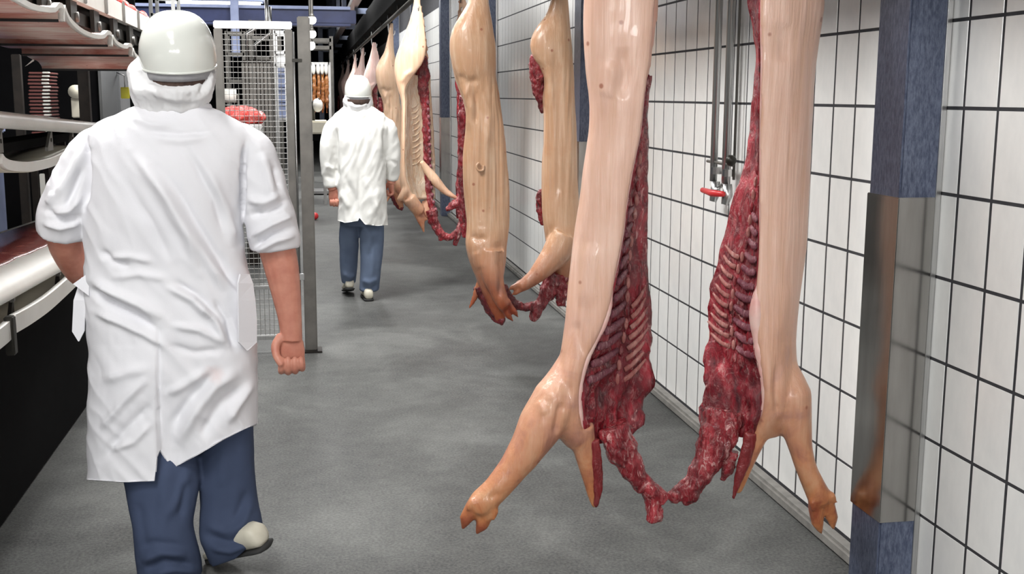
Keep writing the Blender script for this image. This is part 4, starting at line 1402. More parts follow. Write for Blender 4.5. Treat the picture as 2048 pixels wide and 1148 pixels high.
loft_rows(mb, [(430, 682, 722, .085, .08, .02), (470, 678, 719, .08, .08, .06), (510, 679, 717, .075, .075, .10), (545, 681, 714, .075, .075, .13), (566, 684, 711, .06, .06, .14)], YQ, 20, 26, 2.1)
loft_rows(mb, [(430, 722, 768, .085, .08, 0), (470, 719, 768, .08, .08, -.02), (510, 720, 766, .075, .075, -.04), (550, 720, 760, .075, .075, -.05), (582, 719, 758, .075, .07, -.06)], YQ, 20, 26, 2.1)
garment(mb, 'trousers', 'trousers2', p2, .011, 2, [([(735, 460), (745, 520), (740, 570)], 6, .014), ([(752, 470), (735, 520)], 5, -.014), ([(722, 560), (740, 566), (756, 556)], 5, .014), ([(724, 575), (742, 578), (756, 570)], 4, -.012), ([(685, 545), (700, 556), (712, 548)], 5, .012)], None, .005, 8)
shoe(Vector((at(738, 600, YQ-.13).x, YQ-.15, .0)), Vector((at(733, 600, YQ).x, YQ+.14, .0)), p2)
shoe(Vector((at(700, 572, YQ+.10).x, YQ+.06, .06)), Vector((at(694, 572, YQ+.3).x, YQ+.33, .0)), p2)
hs2, T2 = helmet_parts(716, 192, YQ, 26.5*S2, .160, .10, p2)
mb = MB()
mb.loft([[T2((26.5*S2*k1*math.cos(t), 26.5*S2*1.14*k1*math.sin(t), z)) for t in np.linspace(0, 2*PI, 37)[:-1]] for z, k1 in ((-.016, .96), (-.034, .97), (-.05, .95), (-.058, .88))], False)
mb.build('hair', 'hair', p2, True)
mb = MB()
loft_rows(mb, [(184, 691, 741, .07, .10), (194, 687, 744, .085, .11), (205, 685, 746, .10, .11), (216, 688, 744, .10, .10), (228, 692, 740, .085, .085)], YQ, 18, 34)
garment(mb, 'hair_net', 'net', p2, .010, 2, [([(690, 205), (715, 214), (742, 206)], 4, .012), ([(694, 195), (697, 220)], 4, -.010), ([(737, 195), (734, 220)], 4, -.010)], None, .014, 16)

# ================================================================== GUARD FENCE
YF = 7.2
fr = root('guard_fence_panel', (-.3, YF, 0))
tag(fr, 'steel mesh guard panel with bright top rail behind the near worker', 'fence')
xa, xb = -.545, -.085
zt, zb = 2.03, .11
MB().box((xa, YF-.02, zt-.045), (xb, YF+.02, zt), .006).build('top_rail', 'steel', fr)
MB().box((xa, YF-.015, zb-.03), (xb, YF+.015, zb), .004).build('bottom_rail', 'steel', fr)
MB().box((xa+.04, YF-.012, .40), (xb-.04, YF+.012, .425), .003).build('middle_rail', 'steel', fr)
MB().box((xa, YF-.02, .05), (xa+.05, YF+.02, zt-.045), .005).build('stile', 'dull_steel', fr)
MB().box((xb-.045, YF-.02, .05), (xb, YF+.02, zt-.045), .005).build('stile', 'dull_steel', fr)
wv = hv = None
nv, nh = 13, 58
for k in range(1, nv):
    x = xa+.05+(xb-xa-.095)*k/nv
    if wv is None:
        o = MB().tube([(0, 0, zb), (0, 0, zt-.045)], .0017, 6).build('wire', 'wire', loc=(0, 0, 0))
        wv = o.data
    else:
        o = bpy.data.objects.new('wire', wv)
        COL.objects.link(o)
    o.parent = fr
    o.location = (x-fr.location.x, 0, 0)
for k in range(1, nh):
    z = zb+(zt-.045-zb)*k/nh
    if hv is None:
        o = MB().tube([(xa+.05, 0, 0), (xb-.045, 0, 0)], .0017, 6).build('wire', 'wire', loc=(0, 0, 0))
        hv = o.data
    else:
        o = bpy.data.objects.new('wire', hv)
        COL.objects.link(o)
    o.parent = fr
    o.location = (-fr.location.x, .004, z)
pr2 = root('fence_post', (-.01, YF, 0))
tag(pr2, 'square grey steel fence post left of the far worker', 'post')
MB().box((-.055, YF-.045, .01), (.022, YF+.035, 2.06), .006).build('post', 'dull_steel', pr2)
MB().box((-.085, YF-.08, 0), (.05, YF+.06, .012), .003).build('foot_plate', 'dark_steel', pr2)
MB().tube([(-.078, YF-.01, .3), (-.078, YF-.01, 1.97)], .006, 8).build('hinge_rod', 'steel', pr2, True)
MB().box((-.09, YF-.05, 1.79), (-.03, YF-.035, 1.81), .002).build('latch', 'roller', pr2)
MB().box((-.085, YF-.045, .46), (-.05, YF-.03, .50), .002).build('hinge', 'steel', pr2)

# ================================================================== CONVEYORS ON THE LEFT
# top run of overlapping white trays seen from below
tc = root('tray_conveyor', (-1.18, 5.2, 1.8))
tag(tc, 'upper conveyor of overlapping white blood-stained trays, top left', 'conveyor')
X0, X1 = -.90, -1.44
def tray(pix, X0, X1, parent, t=.011, mat='stained', lipmat='plastic'):
    pts = catmull([atX(a, b, X0) for a, b in pix], 26)
    ring = thick_curve(pts, t, (1, 0, 0))
    mb = MB()
    mb.loft([[Vector((X0-.012, p.y, p.z)) for p in ring], [Vector((X1, p.y, p.z)) for p in ring]])
    o = mb.build('tray', mat, parent, True)
    ring2 = thick_curve([p+Vector((0, 0, .004)) for p in pts], t*1.7, (1, 0, 0))
    mb = MB()
    mb.loft([[Vector((X0+.006, p.y, p.z)) for p in ring2], [Vector((X0-.016, p.y, p.z)) for p in ring2]])
    e = mb.build('tray_edge', lipmat, parent, True)
    e.parent = o
    if mat == 'stained':  # dark strip standing in for the shaded gap under each tray lip
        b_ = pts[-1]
        sl_ = MB().box((X0-.014, b_.y-.004, b_.z-.004), (X1, b_.y+.016, b_.z+.006), .001).build('lip_shade_strip', 'sole', parent)
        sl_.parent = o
    for q in (o, e):
        for poly in q.data.polygons:
            poly.use_smooth = len(poly.vertices) == 4
    return o
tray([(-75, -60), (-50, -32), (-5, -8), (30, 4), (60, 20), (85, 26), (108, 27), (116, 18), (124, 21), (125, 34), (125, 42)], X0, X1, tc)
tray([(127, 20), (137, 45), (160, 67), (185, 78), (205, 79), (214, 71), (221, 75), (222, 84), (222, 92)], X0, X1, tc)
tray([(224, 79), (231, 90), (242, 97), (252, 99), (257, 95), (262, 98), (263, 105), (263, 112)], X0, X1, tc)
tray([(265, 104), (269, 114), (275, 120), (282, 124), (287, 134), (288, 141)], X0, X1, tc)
MB().box((-1.46, 3.6, 1.86), (-1.445, 6.9, 1.93)).build('chain_guide', 'dark_steel', tc)
# little white guide wing at the inner end of the trays
a = atX(52, 128, -1.45)
mbg = MB()
mbg.add([atX(50, 133, -1.45), atX(70, 115, -1.45), atX(68, 122, -1.45), atX(54, 131, -1.45), atX(50, 133, -1.47), atX(70, 115, -1.47), atX(68, 122, -1.47), atX(54, 131, -1.47)],
        [(0, 1, 2, 3), (7, 6, 5, 4), (0, 4, 5, 1), (1, 5, 6, 2), (2, 6, 7, 3), (3, 7, 4, 0)])
mbg.build('guide_wing', 'plastic', tc)

# belt conveyor above, carrying red meat
bc = root('meat_belt_conveyor', (-1.2, 7.0, 1.95))
tag(bc, 'upper belt conveyor with white side guard and black rollers', 'conveyor')
def slope_box(x0, x1, za, zb_, ya, yb, h, mb=None):
    mb = mb or MB()
    V = [(x0, ya, za), (x1, ya, za), (x1, ya, za+h), (x0, ya, za+h), (x0, yb, zb_), (x1, yb, zb_), (x1, yb, zb_+h), (x0, yb, zb_+h)]
    mb.add(V, [(0, 1, 2, 3), (7, 6, 5, 4), (0, 4, 5, 1), (1, 5, 6, 2), (2, 6, 7, 3), (3, 7, 4, 0)])
    return mb
BX = -1.06
g0, g1 = atX(150, -14, BX), atX(290, 58, BX)
slope_box(BX-.02, BX+.02, g0.z-.03, g1.z-.03, g0.y-1.2, g1.y+.7, .10).build('side_guard', 'plastic', bc)
slope_box(BX-.32, BX-.02, g0.z-.03, g1.z-.03, g0.y-1.2, g1.y+.7, .02).build('belt', 'roller', bc)
slope_box(BX-.06, BX-.03, g0.z-.12, g1.z-.12, g0.y-1.2, g1.y+.6, .06).build('chain', 'roller', bc)
for k in range(6):
    u = k/5
    y = g0.y-.6+(g1.y-g0.y+.6)*u
    z = g0.z+(g1.z-g0.z)*((y-g0.y)/(g1.y-g0.y))-.11
    MB().tube([(BX-.30, y, z), (BX-.02, y, z)], .04, 14).build('roller', 'roller', bc, True)
    MB().tube([(BX-.02, y, z), (BX+.012, y, z)], .024, 10).build('axle_nut', 'dull_steel', bc, True)
    MB().box((BX-.018, y-.13, z-.04), (BX+.002, y+.03, z+.085), .005).build('bracket', 'roller', bc)
    MB().box((BX+.02, y+.10, z+.07), (BX+.032, y+.13, z+.19), .003).build('guard_clip', 'dull_steel', bc)
rm_ = random.Random(5)
for k, (px, py) in enumerate(((205, -4), (243, 24), (262, 42), (283, 56))):
    c = atX(px, py, BX-.1)
    u = (c.y-g0.y)/(g1.y-g0.y)
    zt_ = g0.z+(g1.z-g0.z)*u
    mb = MB()
    mb.tube([Vector((BX-.06, c.y-.30, zt_+.10)), Vector((BX-.09, c.y, zt_+.085)), Vector((BX-.12, c.y+.25, zt_+.07))], [.05, .065, .045], 12, .8)
    V, F = remesh(mb, .01, 1)
    V = V+normals(V, F)*(fbm(V, 12, 3, k)*.012)[:, None]
    o = mesh_obj('meat_cut', V, F, 'red_meat', None, True, loc=(BX-.1, c.y, zt_))
    tag(o, ['red meat cut on the upper belt, nearest the viewer', 'red meat cut second along the upper belt', 'red meat cut third along the upper belt', 'red meat cut on the upper belt beside the near helmet'][k], 'meat', 'meat cuts on the upper belt')

# middle and lower trough conveyors
def bracket_plate(px, py, X, w, h, parent, mat='dull_steel'):
    c = atX(px, py, X)
    mb = MB()
    V = []
    for x in (X, X-.012):
        V += [(x, c.y-w*.12, c.z), (x, c.y+w*.12, c.z), (x, c.y+w*.22, c.z-h), (x, c.y-w, c.z-h), (x, c.y-w, c.z-h*.8)]
    mb.add(V, [(0, 1, 2, 3, 4), (9, 8, 7, 6, 5)]+[(i, i+5, (i+1) % 5+5, (i+1) % 5) for i in range(5)])
    o = mb.build('bracket', mat, parent)
    mb = MB()
    b = MB().tube([(X+.004, c.y-.02, c.z-h*.45), (X-.015, c.y-.02, c.z-h*.45)], .009, 10).build('bolt', 'roller', parent, True)
    b.parent = o
    t = MB().box((X-.010, c.y-.012, c.z), (X+.006, c.y+.012, c.z+.055), .003).build('clip', 'dull_steel', parent)
    t.parent = o

tm = root('trough_conveyor', (-1.3, 5.2, 1.44))
tag(tm, 'middle white trough conveyor beside the near worker shoulder', 'conveyor')
pm0, pm1 = atX(0, 240, -1.10), atX(150, 253, -1.10)
sl = (pm1.z-pm0.z)/(pm1.y-pm0.y)
def trough(profile, y0, y1, z_at, parent, name, mat):
    rings = []
    for y in np.linspace(y0, y1, 5):
        rings.append([Vector((x, y, z_at(y)+z)) for x, z in profile])
    mb = MB()
    mb.loft(rings)
    o = mb.build(name, mat, parent, True)
    for p in o.data.polygons:
        p.use_smooth = len(p.vertices) == 4
    return o
zm = lambda y: pm0.z+sl*(y-pm0.y)
prof = [(-1.10, -.030), (-1.092, -.015), (-1.094, .012), (-1.112, .030), (-1.15, .036), (-1.24, .02), (-1.34, .016), (-1.44, .045), (-1.46, .075), (-1.475, .07), (-1.455, .02), (-1.34, -.008), (-1.24, -.004), (-1.15, .004), (-1.115, -.03)]
trough(prof, 2.9, 7.2, zm, tm, 'trough', 'plastic')
MB().box((-1.35, 2.9, 1.36), (-1.20, 7.0, 1.40)).build('frame_beam', 'black', tm)
bracket_plate(103, 262, -1.12, .09, .085, tm)
bracket_plate(146, 262, -1.12, .07, .08, tm)
bracket_plate(3, 262, -1.12, .06, .08, tm)
t_ = tray([(1, 328), (8, 338), (25, 344), (60, 345), (90, 339), (110, 332), (140, 316), (165, 300)], -1.08, -1.42, tm, .022, 'cream_plastic')
t_.name = 'drip_tray'

tl_ = root('trough_conveyor', (-1.2, 4.6, .85))
tag(tl_, 'lower white trough conveyor with blood red bed beside the near worker elbow', 'conveyor')
pl0, pl1 = atX(0, 612, -1.0), atX(138, 534, -1.0)
sll = (pl1.z-pl0.z)/(pl1.y-pl0.y)
zl = lambda y: pl0.z+sll*(y-pl0.y)
prof = [(-1.00, 0), (-.994, .010), (-1.002, .028), (-1.022, .050), (-1.052, .068), (-1.09, .078), (-1.15, .082), (-1.30, .086), (-1.42, .10), (-1.44, .09), (-1.30, .066), (-1.15, .060), (-1.09, .056), (-1.05, .044), (-1.02, .018)]
trough(prof, 2.7, 6.3, zl, tl_, 'trough', 'plastic')
def red_bed():
    rings = []
    ys = np.linspace(2.75, 6.2, 40)
    for y in ys:
        e = -1.105+.02*noise.noise(Vector((y*4, 0, 0)))
        z = zl(y)
        rings.append([Vector((e, y, z+.080)), Vector((e-.02, y, z+.0865)), Vector((-1.25, y, z+.089)), Vector((-1.40, y, z+.099)), Vector((-1.40, y, z+.08)), Vector((-1.25, y, z+.07)), Vector((e, y, z+.07))])
    mb = MB()
    mb.loft(rings)
    return mb.build('bloody_belt', M['bloody'], tl_, True)
def bloody():
    m, nt, b = base_mat('bloody_belt_surface', .25, 0, .5)
    v = coords(nt)
    n = noise_tex(nt, v, 9, 6, .7, .8)
    nt.links.new(ramp(nt, [(.3, (.12, .01, .01)), (.5, (.26, .03, .025)), (.7, (.45, .16, .12))], n), b.inputs['Base Color'])
    return m
M['bloody'] = bloody()
red_bed()
MB().box((-1.34, 2.7, .738), (-1.24, 6.2, .86)).build('frame_beam', 'black', tl_)
bracket_plate(118, 552, -1.02, .07, .10, tl_, 'dark_steel')
bracket_plate(26, 604, -1.02, .07, .10, tl_, 'dark_steel')
t_ = tray([(-60, 730), (-20, 712), (10, 690), (28, 672)], -.985, -1.225, tl_, .036, 'cream_plastic')
t_.name = 'drip_tray'
t_ = tray([(30, 668), (60, 650), (95, 625), (125, 598), (150, 574), (168, 556), (180, 540)], -.985, -1.225, tl_, .036, 'cream_plastic')
t_.name = 'drip_tray'
c = atX(20, 650, -.985)
MB().box((-1.0, c.y-.02, c.z-.10), (-.97, c.y+.02, c.z+.03), .004).build('clamp', 'roller', tl_)

mbx = root('conveyor_base_shade', (-1.6, 5.0, 0))
tag(mbx, 'black base standing in for the shade under the conveyors at the lower left', 'cabinet')
MB().box((-2.1, 2.2, 0), (-1.165, 7.3, .735), .01).build('body', 'black', mbx)  # black block in place of the shade under and beside the conveyors
# upright frame posts of the conveyor stack
for i, (px, Yp, w, lab, mt) in enumerate(((38, 7.5, .05, 'narrow brown upright behind the upper trays, far left', 'dark_steel'), (170, 8.3, .07, 'dark upright left of the grey panel behind the trays', 'dark_steel'), (30, 6.0, .09, 'thick black upright between middle and lower trough conveyors', 'black'))):
    c = at(px, 200, Yp)
    z0_, z1_ = (.74, 1.34) if i == 2 else (0, 1.83 if i == 0 else 1.78)
    if i == 2:
        c = Vector((-1.53, 5.6, 0))
        Yp = 5.6
    o = root('upright', (c.x, Yp, z0_))
    tag(o, lab, 'post', 'conveyor uprights')
    MB().box((c.x-w/2, Yp-w/2, z0_), (c.x+w/2, Yp+w/2, z1_), .004).build('shaft', mt, o)
    MB().box((c.x-w*.9, Yp-w*.9, z0_), (c.x+w*.9, Yp+w*.9, z0_+.012), .002).build('foot', mt, o)

# stack of maroon trays behind
a, b = at(55, 142, 8.0), at(98, 232, 8.0)
base_z = b.z-.12
zz = base_z
cr = None
st_root_y = 8.0
tbl = root('stand', ((a.x+b.x)/2, 8.1, 0))
tag(tbl, 'dark stand holding the stack of maroon trays', 'stand')
MB().box((a.x-.05, 7.98, base_z-.04), (b.x+.05, 8.4, base_z), .004).build('top', 'dark_steel', tbl)
for sx in (a.x, b.x):
    for sy in (8.02, 8.36):
        MB().box((sx-.02, sy-.02, 0), (sx+.02, sy+.02, base_z-.04)).build('leg', 'dark_steel', tbl)
n_cr = 18
for k in range(n_cr):
    h = (a.z-base_z)/n_cr
    if cr is None:
        cr = root('stacking_tray', ((a.x+b.x)/2, 8.18, base_z))
        MB().box((a.x, 8.0, base_z+.004), (b.x, 8.36, base_z+h-.006), .005).build('tray_body', 'crate', cr)
        MB().box((b.x-.028, 7.992, base_z+h*.35), (b.x+.012, 8.05, base_z+h-.004), .003).build('tray_corner', 'plastic', cr)
        o = cr
    else:
        o = copy_tree(cr)
        o.location.z = base_z+h*k
    o.location.x += random.uniform(-.006, .006)
    ORD = ['topmost', 'second', 'third', 'fourth', 'fifth', 'sixth', 'seventh', 'eighth', 'ninth', 'tenth', 'eleventh', 'twelfth', 'thirteenth', 'fourteenth', 'fifteenth', 'sixteenth', 'seventeenth', 'lowest']
    tag(o, 'maroon tray with white corner, ' + ORD[n_cr-1-k] + (' from the top' if 0 < n_cr-1-k < 17 else '') + ' in the dark stack', 'tray', 'stacked maroon trays')

# grey cabinet and yellow tag behind the near worker
a, b = at(195, 140, 9.2), at(247, 330, 9.2)
gp = root('grey_cabinet', ((a.x+b.x)/2, 9.3, 0))
tag(gp, 'plain grey cabinet left of the near worker net, behind the trays', 'cabinet')
MB().box((a.x, 9.2, 0), (b.x, 9.7, 1.82), .008).build('body', 'grey_panel', gp)
MB().box((a.x+.02, 9.19, .1), (b.x-.02, 9.2, 1.78), .003).build('door', 'grey_panel', gp)
c = at(250, 180, 8.6)
yt = root('hanging_tag', c)
tag(yt, 'yellow plastic tag just left of the near worker hair net', 'tag')
MB().box(c+Vector((-.03, -.004, -.06)), c+Vector((.03, .004, .02)), .003).build('tag_plate', 'yellow', yt)
MB().tube([c+Vector((0, 0, .02)), c+Vector((0, 0, .10)), c+Vector((-.05, .0, .12)), c+Vector((-.14, .6, .12))], .004, 6).build('hook', 'steel', yt, True)
# grey machine drum faintly visible in the dark
c = at(152, 200, 9.0)
md = root('pump_motor', (c.x, 9.0, 0))
tag(md, 'dim beige motor on a dark pedestal in the gap under the upper trays', 'motor')
MB().tube([c+Vector((0, -.02, .06)), c+Vector((0, .25, .06))], .05, 18).build('motor_drum', 'cream_plastic', md, True)
MB().box((c.x-.04, 9.02, c.z-.13), (c.x+.04, 9.2, c.z+.02), .006).build('gear_box', 'cream_plastic', md)
MB().box((c.x-.06, 9.0, 0), (c.x+.06, 9.25, c.z-.13), .004).build('pedestal', 'black', md)
# dark partition closing the view on the far left
dp = root('dark_partition', (-2.6, 10.4, 0))
tag(dp, 'dark steel partition behind the conveyors on the far left', 'partition')
MB().box((-5.5, 10.3, 0), (-1.42, 10.36, 3.3), .004).build('sheet', 'black', dp)
for x in (-5.0, -3.9, -2.8, -1.7):
    MB().box((x-.03, 10.26, 0), (x+.03, 10.3, 3.3)).build('stud', 'black', dp)
# pale blue vat seen through the gap above the lower trough
c = at(-34, 380, 7.95)
bv = root('blue_vat', (c.x-.2, 8.1, 0))
tag(bv, 'pale blue plastic vat glimpsed at the left edge above the lower trough', 'vat')
MB().box((c.x-.4, 7.95, .05), (c.x+.03, 8.4, 1.33), .03).build('vat_body', 'blue_pale', bv)
MB().box((c.x-.42, 7.93, 1.33), (c.x+.05, 8.42, 1.37), .01).build('vat_rim', 'blue_pale', bv)
for sx in (-.36, -.02):
    MB().box((c.x+sx-.03, 8.0, 0), (c.x+sx+.03, 8.35, .06)).build('foot', 'black', bv)
c = at(85, 362, 7.6)
wn_ = root('white_cable_duct', (c.x, 7.6, 0))
tag(wn_, 'small white upright duct beside the near worker left sleeve', 'duct')
MB().box((c.x-.015, 7.59, .0), (c.x+.012, 7.62, c.z+.045), .003).build('duct', 'plastic', wn_)
MB().box((c.x-.03, 7.57, 0), (c.x+.03, 7.64, .012), .002).build('duct_foot', 'plastic', wn_)

# ================================================================== HALL BEHIND THE FENCE
def frame_rack(name, label, pxl, pxr, ptop, Y, depth, bars, mat='dull_steel', w=.03):
    a, b = at(pxl, ptop, Y), at(pxr, ptop, Y)
    r = root(name, ((a.x+b.x)/2, Y+depth/2, 0))
    tag(r, label, 'frame')
    for x in (a.x, b.x):
        for y in (Y, Y+depth):
            MB().box((x-w/2, y-w/2, 0), (x+w/2, y+w/2, a.z)).build('post', mat, r)
    for py in bars:
        z = at(pxl, py, Y).z
        MB().box((a.x, Y-w/2, z-w/2), (b.x, Y+w/2, z+w/2)).build('cross_bar', mat, r)
        MB().box((a.x, Y+depth-w/2, z-w/2), (b.x, Y+depth+w/2, z+w/2)).build('cross_bar', mat, r)
    return r
# blue gantry and bright roof light
ga = root('blue_gantry', (-.2, 15.0, 0))
tag(ga, 'blue painted steel gantry spanning the hall behind the fence', 'gantry')
z0_, z1_ = at(500, 46, 15).z, at(500, 18, 15).z
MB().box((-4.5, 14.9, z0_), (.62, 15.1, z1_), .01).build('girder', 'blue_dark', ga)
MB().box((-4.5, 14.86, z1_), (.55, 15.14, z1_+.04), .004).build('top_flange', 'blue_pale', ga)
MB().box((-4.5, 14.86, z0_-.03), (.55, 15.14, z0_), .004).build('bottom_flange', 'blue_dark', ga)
for px in (300, 555):
    x = at(px, 40, 15).x
    MB().box((x-.04, 14.95, 0), (x+.04, 15.05, z0_), .006).build('leg', 'blue_dark' if px != 555 else 'dull_steel', ga)
x = at(472, 60, 15).x
MB().box((x-.05, 14.8, at(472, 115, 15).z), (x+.05, 14.9, z1_+.4), .006).build('drop_column', 'blue_pale', ga)
a, b = at(330, -30, 18), at(520, 16, 18)
rl = root('strip_light', ((a.x+b.x)/2, 18.2, b.z))
tag(rl, 'bright white strip light above the blue gantry', 'lamp')
MB().box((a.x, 18, b.z), (b.x, 18.35, b.z+.09), .01).build('light_tube', 'lamp', rl)
MB().box((a.x-.05, 17.97, b.z+.09), (b.x+.05, 18.38, b.z+.15), .01).build('light_housing', 'blue_pale', rl)
for sx in (a.x+.1, b.x-.1):
    MB().tube([(sx, 18.2, b.z+.15), (sx, 18.2, 4.597)], .01, 6).build('suspension_rod', 'dull_steel', rl)

frame_rack('steel_frame', 'grey steel frame nearest behind the mesh panel, left side', 452, 487, 62, 12.3, .3, (66, 108, 162))
frame_rack('steel_frame', 'grey steel frame behind the middle of the mesh panel', 500, 540, 40, 11.75, .4, (44, 75, 115))
frame_rack('steel_frame', 'pale steel frame behind the right of the mesh panel', 548, 570, 60, 12.8, .6, (64, 105, 130), 'steel')
frame_rack('steel_frame', 'tall thin railing behind the near helmet', 300, 345, -20, 12.0, .5, (-10, 30), 'steel', .035)
frame_rack('steel_frame', 'pale frame of the far doorway left of the rail', 617, 662, 72, 26.0, .8, (80, 95), 'dull_steel', .08)
# slatted machine
a, b = at(482, 120, 11.0), at(545, 240, 11.0)
sm = root('slatted_machine', ((a.x+b.x)/2, 11.2, 0))
tag(sm, 'grey slatted machine housing behind the mesh panel', 'machine')
MB().box((a.x, 11.0, 0), (b.x, 11.6, a.z), .01).build('body', 'dark_steel', sm)
for k in range(8):
    x = a.x+(b.x-a.x)*(k+.5)/8
    MB().box((x-.012, 10.975, .5), (x+.012, 11.0, a.z-.03), .002).build('slat', 'dull_steel', sm)
MB().tube([(a.x+.05, 11.2, a.z), (a.x+.05, 11.2, a.z+.25), (b.x-.03, 11.2, a.z+.36), (b.x-.03, 11.2, a.z+.6)], .018, 8).build('pipe', 'steel', sm, True)
MB().tube([(a.x+.12, 11.25, a.z), (a.x+.12, 11.25, a.z+.15), (b.x-.0, 11.25, a.z+.26), (b.x-.0, 11.25, a.z+.5)], .014, 8).build('pipe', 'steel', sm, True)
# table with meat
a, b = at(395, 248, 10.0), at(524, 248, 10.0)
tb = root('work_table', ((a.x+b.x)/2, 10.2, 0))
tag(tb, 'steel work table with red meat behind the near worker right shoulder', 'table')
MB().box((a.x, 9.95, a.z-.04), (b.x, 10.6, a.z), .005).build('table_top', 'steel', tb)
for sx in (a.x+.03, b.x-.03):
    for sy in (10.0, 10.55):
        MB().box((sx-.02, sy-.02, 0), (sx+.02, sy+.02, a.z-.04)).build('leg', 'steel', tb)
tz = a.z
for k, (px, Yt, s) in enumerate(((436, 10.08, .085), (456, 10.1, .075), (478, 10.05, .09), (500, 10.08, .085), (515, 10.2, .07), (465, 10.35, .1), (490, 10.4, .095))):
    c = Vector((wx(px, 230, Yt), Yt, tz+s*.75))
    mb = MB().ball(c, (s*1.1, s*1.3, s*.8), 16, 10)
    V, F = remesh(mb, .014, 1)
    V = V+normals(V, F)*(fbm(V, 9, 3, k)*.02)[:, None]
    V[:, 2] = np.maximum(V[:, 2], tz+.001)
    o = mesh_obj('meat_joint', V, F, 'red_meat', None, True, loc=(c.x, c.y, tz))
    tag(o, 'red meat joint on the steel table, ' + ['leftmost in the front', 'second from left in front', 'third from left in front', 'fourth from left in front', 'at the right end', 'behind the left front ones', 'behind the right front ones'][k], 'meat', 'meat joints on the steel table')
c = at(458, 192, 10.6)
rl2 = root('paper_roll', (c.x, 10.75, c.z-.06))
tag(rl2, 'white paper roll on a holder above the meat table', 'roll')
MB().tube([(c.x-.055, 10.75, c.z), (c.x+.055, 10.75, c.z)], .06, 20).build('roll', 'plastic', rl2, True)
MB().tube([(c.x-.075, 10.75, c.z), (c.x+.075, 10.75, c.z)], .012, 10).build('spindle', 'dull_steel', rl2, True)
for sx in (-.07, .07):
    MB().box((c.x+sx-.006, 10.735, 0), (c.x+sx+.006, 10.765, c.z+.01)).build('holder', 'dull_steel', rl2)
# small cream box on the floor side and blue crates
c = at(562, 180, 13.6)
k0 = None
for k in range(3):
    z = at(562, 235, 13.6).z + k*.17
    o = root('plastic_crate', (c.x, 13.7, z))
    tag(o, ['lowest pale blue crate behind the right of the mesh panel', 'middle pale blue crate behind the right of the mesh panel', 'topmost pale blue crate behind the right of the mesh panel'][k], 'crate', 'pale blue crates')
    MB().box((c.x-.10, 13.6, z), (c.x+.10, 13.9, z+.15), .01).build('crate_body', 'blue_pale', o)
    MB().box((c.x-.11, 13.59, z+.135), (c.x+.11, 13.91, z+.162), .004).build('crate_rim', 'blue_pale', o)
z = at(562, 235, 13.6).z
ct = root('crate_trolley', (c.x, 13.75, 0))
tag(ct, 'steel trolley under the pale blue crates', 'trolley')
MB().box((c.x-.14, 13.55, z-.03), (c.x+.14, 13.95, z), .004).build('deck', 'steel', ct)
for sx in (-.12, .12):
    for sy in (13.58, 13.92):
        MB().box((c.x+sx-.012, sy-.012, .06), (c.x+sx+.012, sy+.012, z-.03)).build('leg', 'steel', ct)
        MB().tube([(c.x+sx-.01, sy, .035), (c.x+sx+.01, sy, .035)], .035, 12).build('castor', 'roller', ct, True)
wc = root('wrapped_bundle', (c.x+.02, 13.75, z+.512))
tag(wc, 'white wrapped bundle on top of the pale blue crates', 'bundle')
mb = MB().ball((c.x+.02, 13.75, z+.60), (.10, .12, .09), 14, 9).ball((c.x+.05, 13.75, z+.70), (.06, .07, .07), 12, 8)
V, F = remesh(mb, .014, 1)
V = V+normals(V, F)*(fbm(V, 14, 3, 2)*.02)[:, None]
V[:, 2] = np.maximum(V[:, 2], z+.512)
mesh_obj('bundle', V, F, 'net', wc)

# round lamps beyond the post
for k, (px, py) in enumerate(((624, 40), (624, 68), (621, 91))):
    Yl = (13.4, 13.9, 14.4)[k]
    c = at(px, py, Yl)
    r = root('bell_lamp', c)
    tag(r, ['highest round lamp beyond the fence post', 'middle round lamp beyond the fence post', 'lowest round lamp beyond the fence post'][k], 'lamp', 'round hall lamps')
    s = (8, 8, 9)[k]*pxs(Yl)
    MB().ball(c, (s, s, s), 20, 12).build('globe', 'lamp_round', r, True)
    MB().tube([c+Vector((0, 0, s*.7)), c+Vector((0, 0, s*1.5))], [s*.7, s*.3], 14).build('lamp_cap', 'dull_steel', r, True)
    MB().tube([c+Vector((0, 0, s*1.4)), Vector((c.x, c.y, 4.6))], .015, 6).build('stem', 'dull_steel', r)

# brown smoked sides on a rack, beyond the post
bz = at(640, 132, 19.0).z
rk = root('smoke_rack', (at(640, 200, 19).x, 19.0, 0))
tag(rk, 'steel rack holding brown smoked sides beyond the fence post', 'rack')
xa_, xb_ = at(622, 200, 19).x, at(660, 200, 19).x
for x in (xa_, xb_):
    MB().box((x-.02, 18.98, 0), (x+.02, 19.02, bz+.06)).build('post', 'steel', rk)
MB().box((xa_, 18.98, bz+.02), (xb_, 19.02, bz+.06)).build('top_bar', 'steel', rk)
MB().box((xa_-.03, 18.7, .02), (xb_+.03, 19.3, .06)).build('base', 'steel', rk)
for k, px in enumerate((628, 637, 645, 653)):
    x = at(px, 180, 19).x
    o = root('smoked_side', (x, 18.9, bz-.75))
    tag(o, ['brown smoked side next to the fence post', 'brown smoked side second from the fence post', 'brown smoked side third from the fence post', 'brown smoked side farthest from the fence post'][k], 'carcass', 'brown smoked sides')
    mb = MB()
    mb.tube([(x, 19, bz+.03), (x, 19, bz-.1), (x+.01, 18.98, bz-.3), (x, 18.98, bz-.55), (x, 19, bz-.75)], [.010, .024, .033, .030, .012], 12)
    V, F = remesh(mb, .009, 1)
    V = V+normals(V, F)*(fbm(V, 14, 3, k)*.015)[:, None]
    mesh_obj('side', V, F, 'skin_brown', o)
    MB().ball((x, 18.96, bz-.05), (.034, .035, .09), 10, 7).build('fat_cap', 'plastic', o, True)
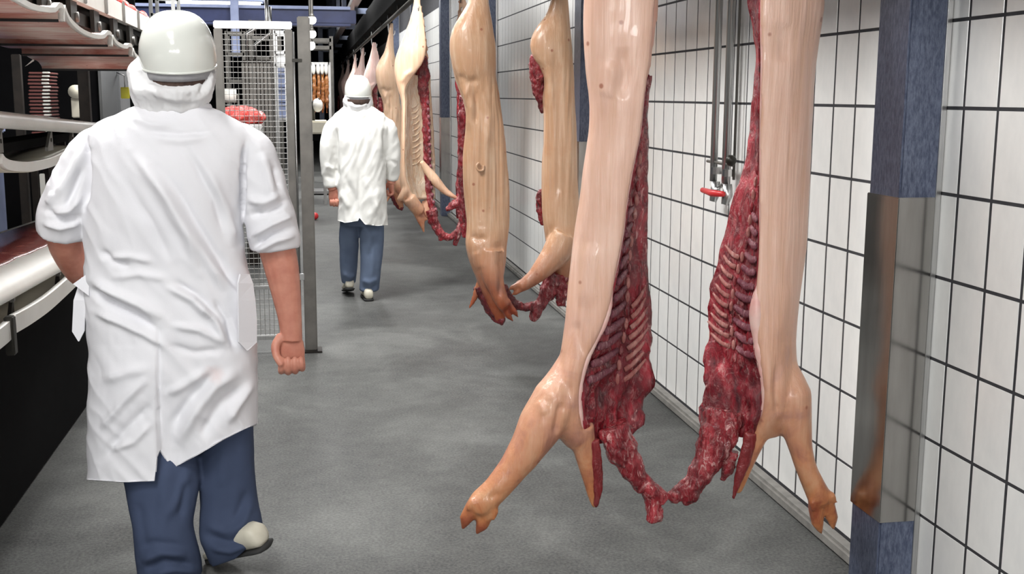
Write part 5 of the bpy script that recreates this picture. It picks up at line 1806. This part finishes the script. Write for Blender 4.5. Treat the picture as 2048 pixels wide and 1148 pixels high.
# white machine beyond the post
a, b = at(610, 208, 17.0), at(657, 268, 17.0)
wm = root('white_machine', ((a.x+b.x)/2, 17.2, 0))
tag(wm, 'pale machine with black underside beyond the fence post', 'machine')
MB().box((a.x, 17.0, b.z), (b.x, 17.8, at(640, 242, 17).z), .02).build('hood', 'cream_plastic', wm)
MB().box((a.x+.03, 17.02, at(640, 282, 17).z), (b.x-.03, 17.8, b.z), .01).build('skirt', 'black', wm)
MB().tube([(a.x+.10, 17.3, at(640, 242, 17).z), (a.x+.10, 17.3, a.z+.0), (a.x+.22, 17.3, a.z+.06)], .04, 10).build('spout', 'roller', wm, True)
MB().ball((a.x+.18, 17.3, a.z-.02), (.08, .08, .1), 12, 8).build('dome', 'plastic', wm, True)
for sx in (a.x+.06, b.x-.06):
    for sy in (17.1, 17.7):
        MB().box((sx-.02, sy-.02, 0), (sx+.02, sy+.02, at(640, 282, 17).z)).build('leg', 'steel', wm)
# red piece on the floor by the post
c = atZ(630, 440)
rp = root('red_scrap', (c.x, c.y, 0))
tag(rp, 'small red scrap lying on the floor right of the fence post', 'scrap')
mb = MB().ball((c.x, c.y, .05), (.05, .05, .05), 10, 7).ball((c.x-.05, c.y, .08), (.04, .04, .05), 10, 7)
V, F = remesh(mb, .012, 1)
V[:, 2] = np.maximum(V[:, 2], .002)
mesh_obj('scrap', V, F, 'red', rp)
# far blue portal beside the rail
fp = root('blue_portal', (.65, 30.0, 0))
tag(fp, 'far grey blue portal frame left of the rail end', 'frame')
a, b = at(640, 50, 30), at(663, 130, 30)
MB().box((a.x-.06, 29.9, 0), (a.x+.06, 30.1, a.z+.3), .01).build('post', 'blue_mid', fp)
MB().box((b.x-.06, 29.9, 0), (b.x+.06, 30.1, a.z+.3), .01).build('post', 'blue_mid', fp)
MB().box((a.x, 29.9, a.z-.1), (b.x, 30.1, a.z+.1), .01).build('lintel', 'blue_mid', fp)
MB().box((a.x, 29.9, at(660, 100, 30).z-.05), (b.x, 30.1, at(660, 100, 30).z+.05), .01).build('cross_beam', 'blue_mid', fp)
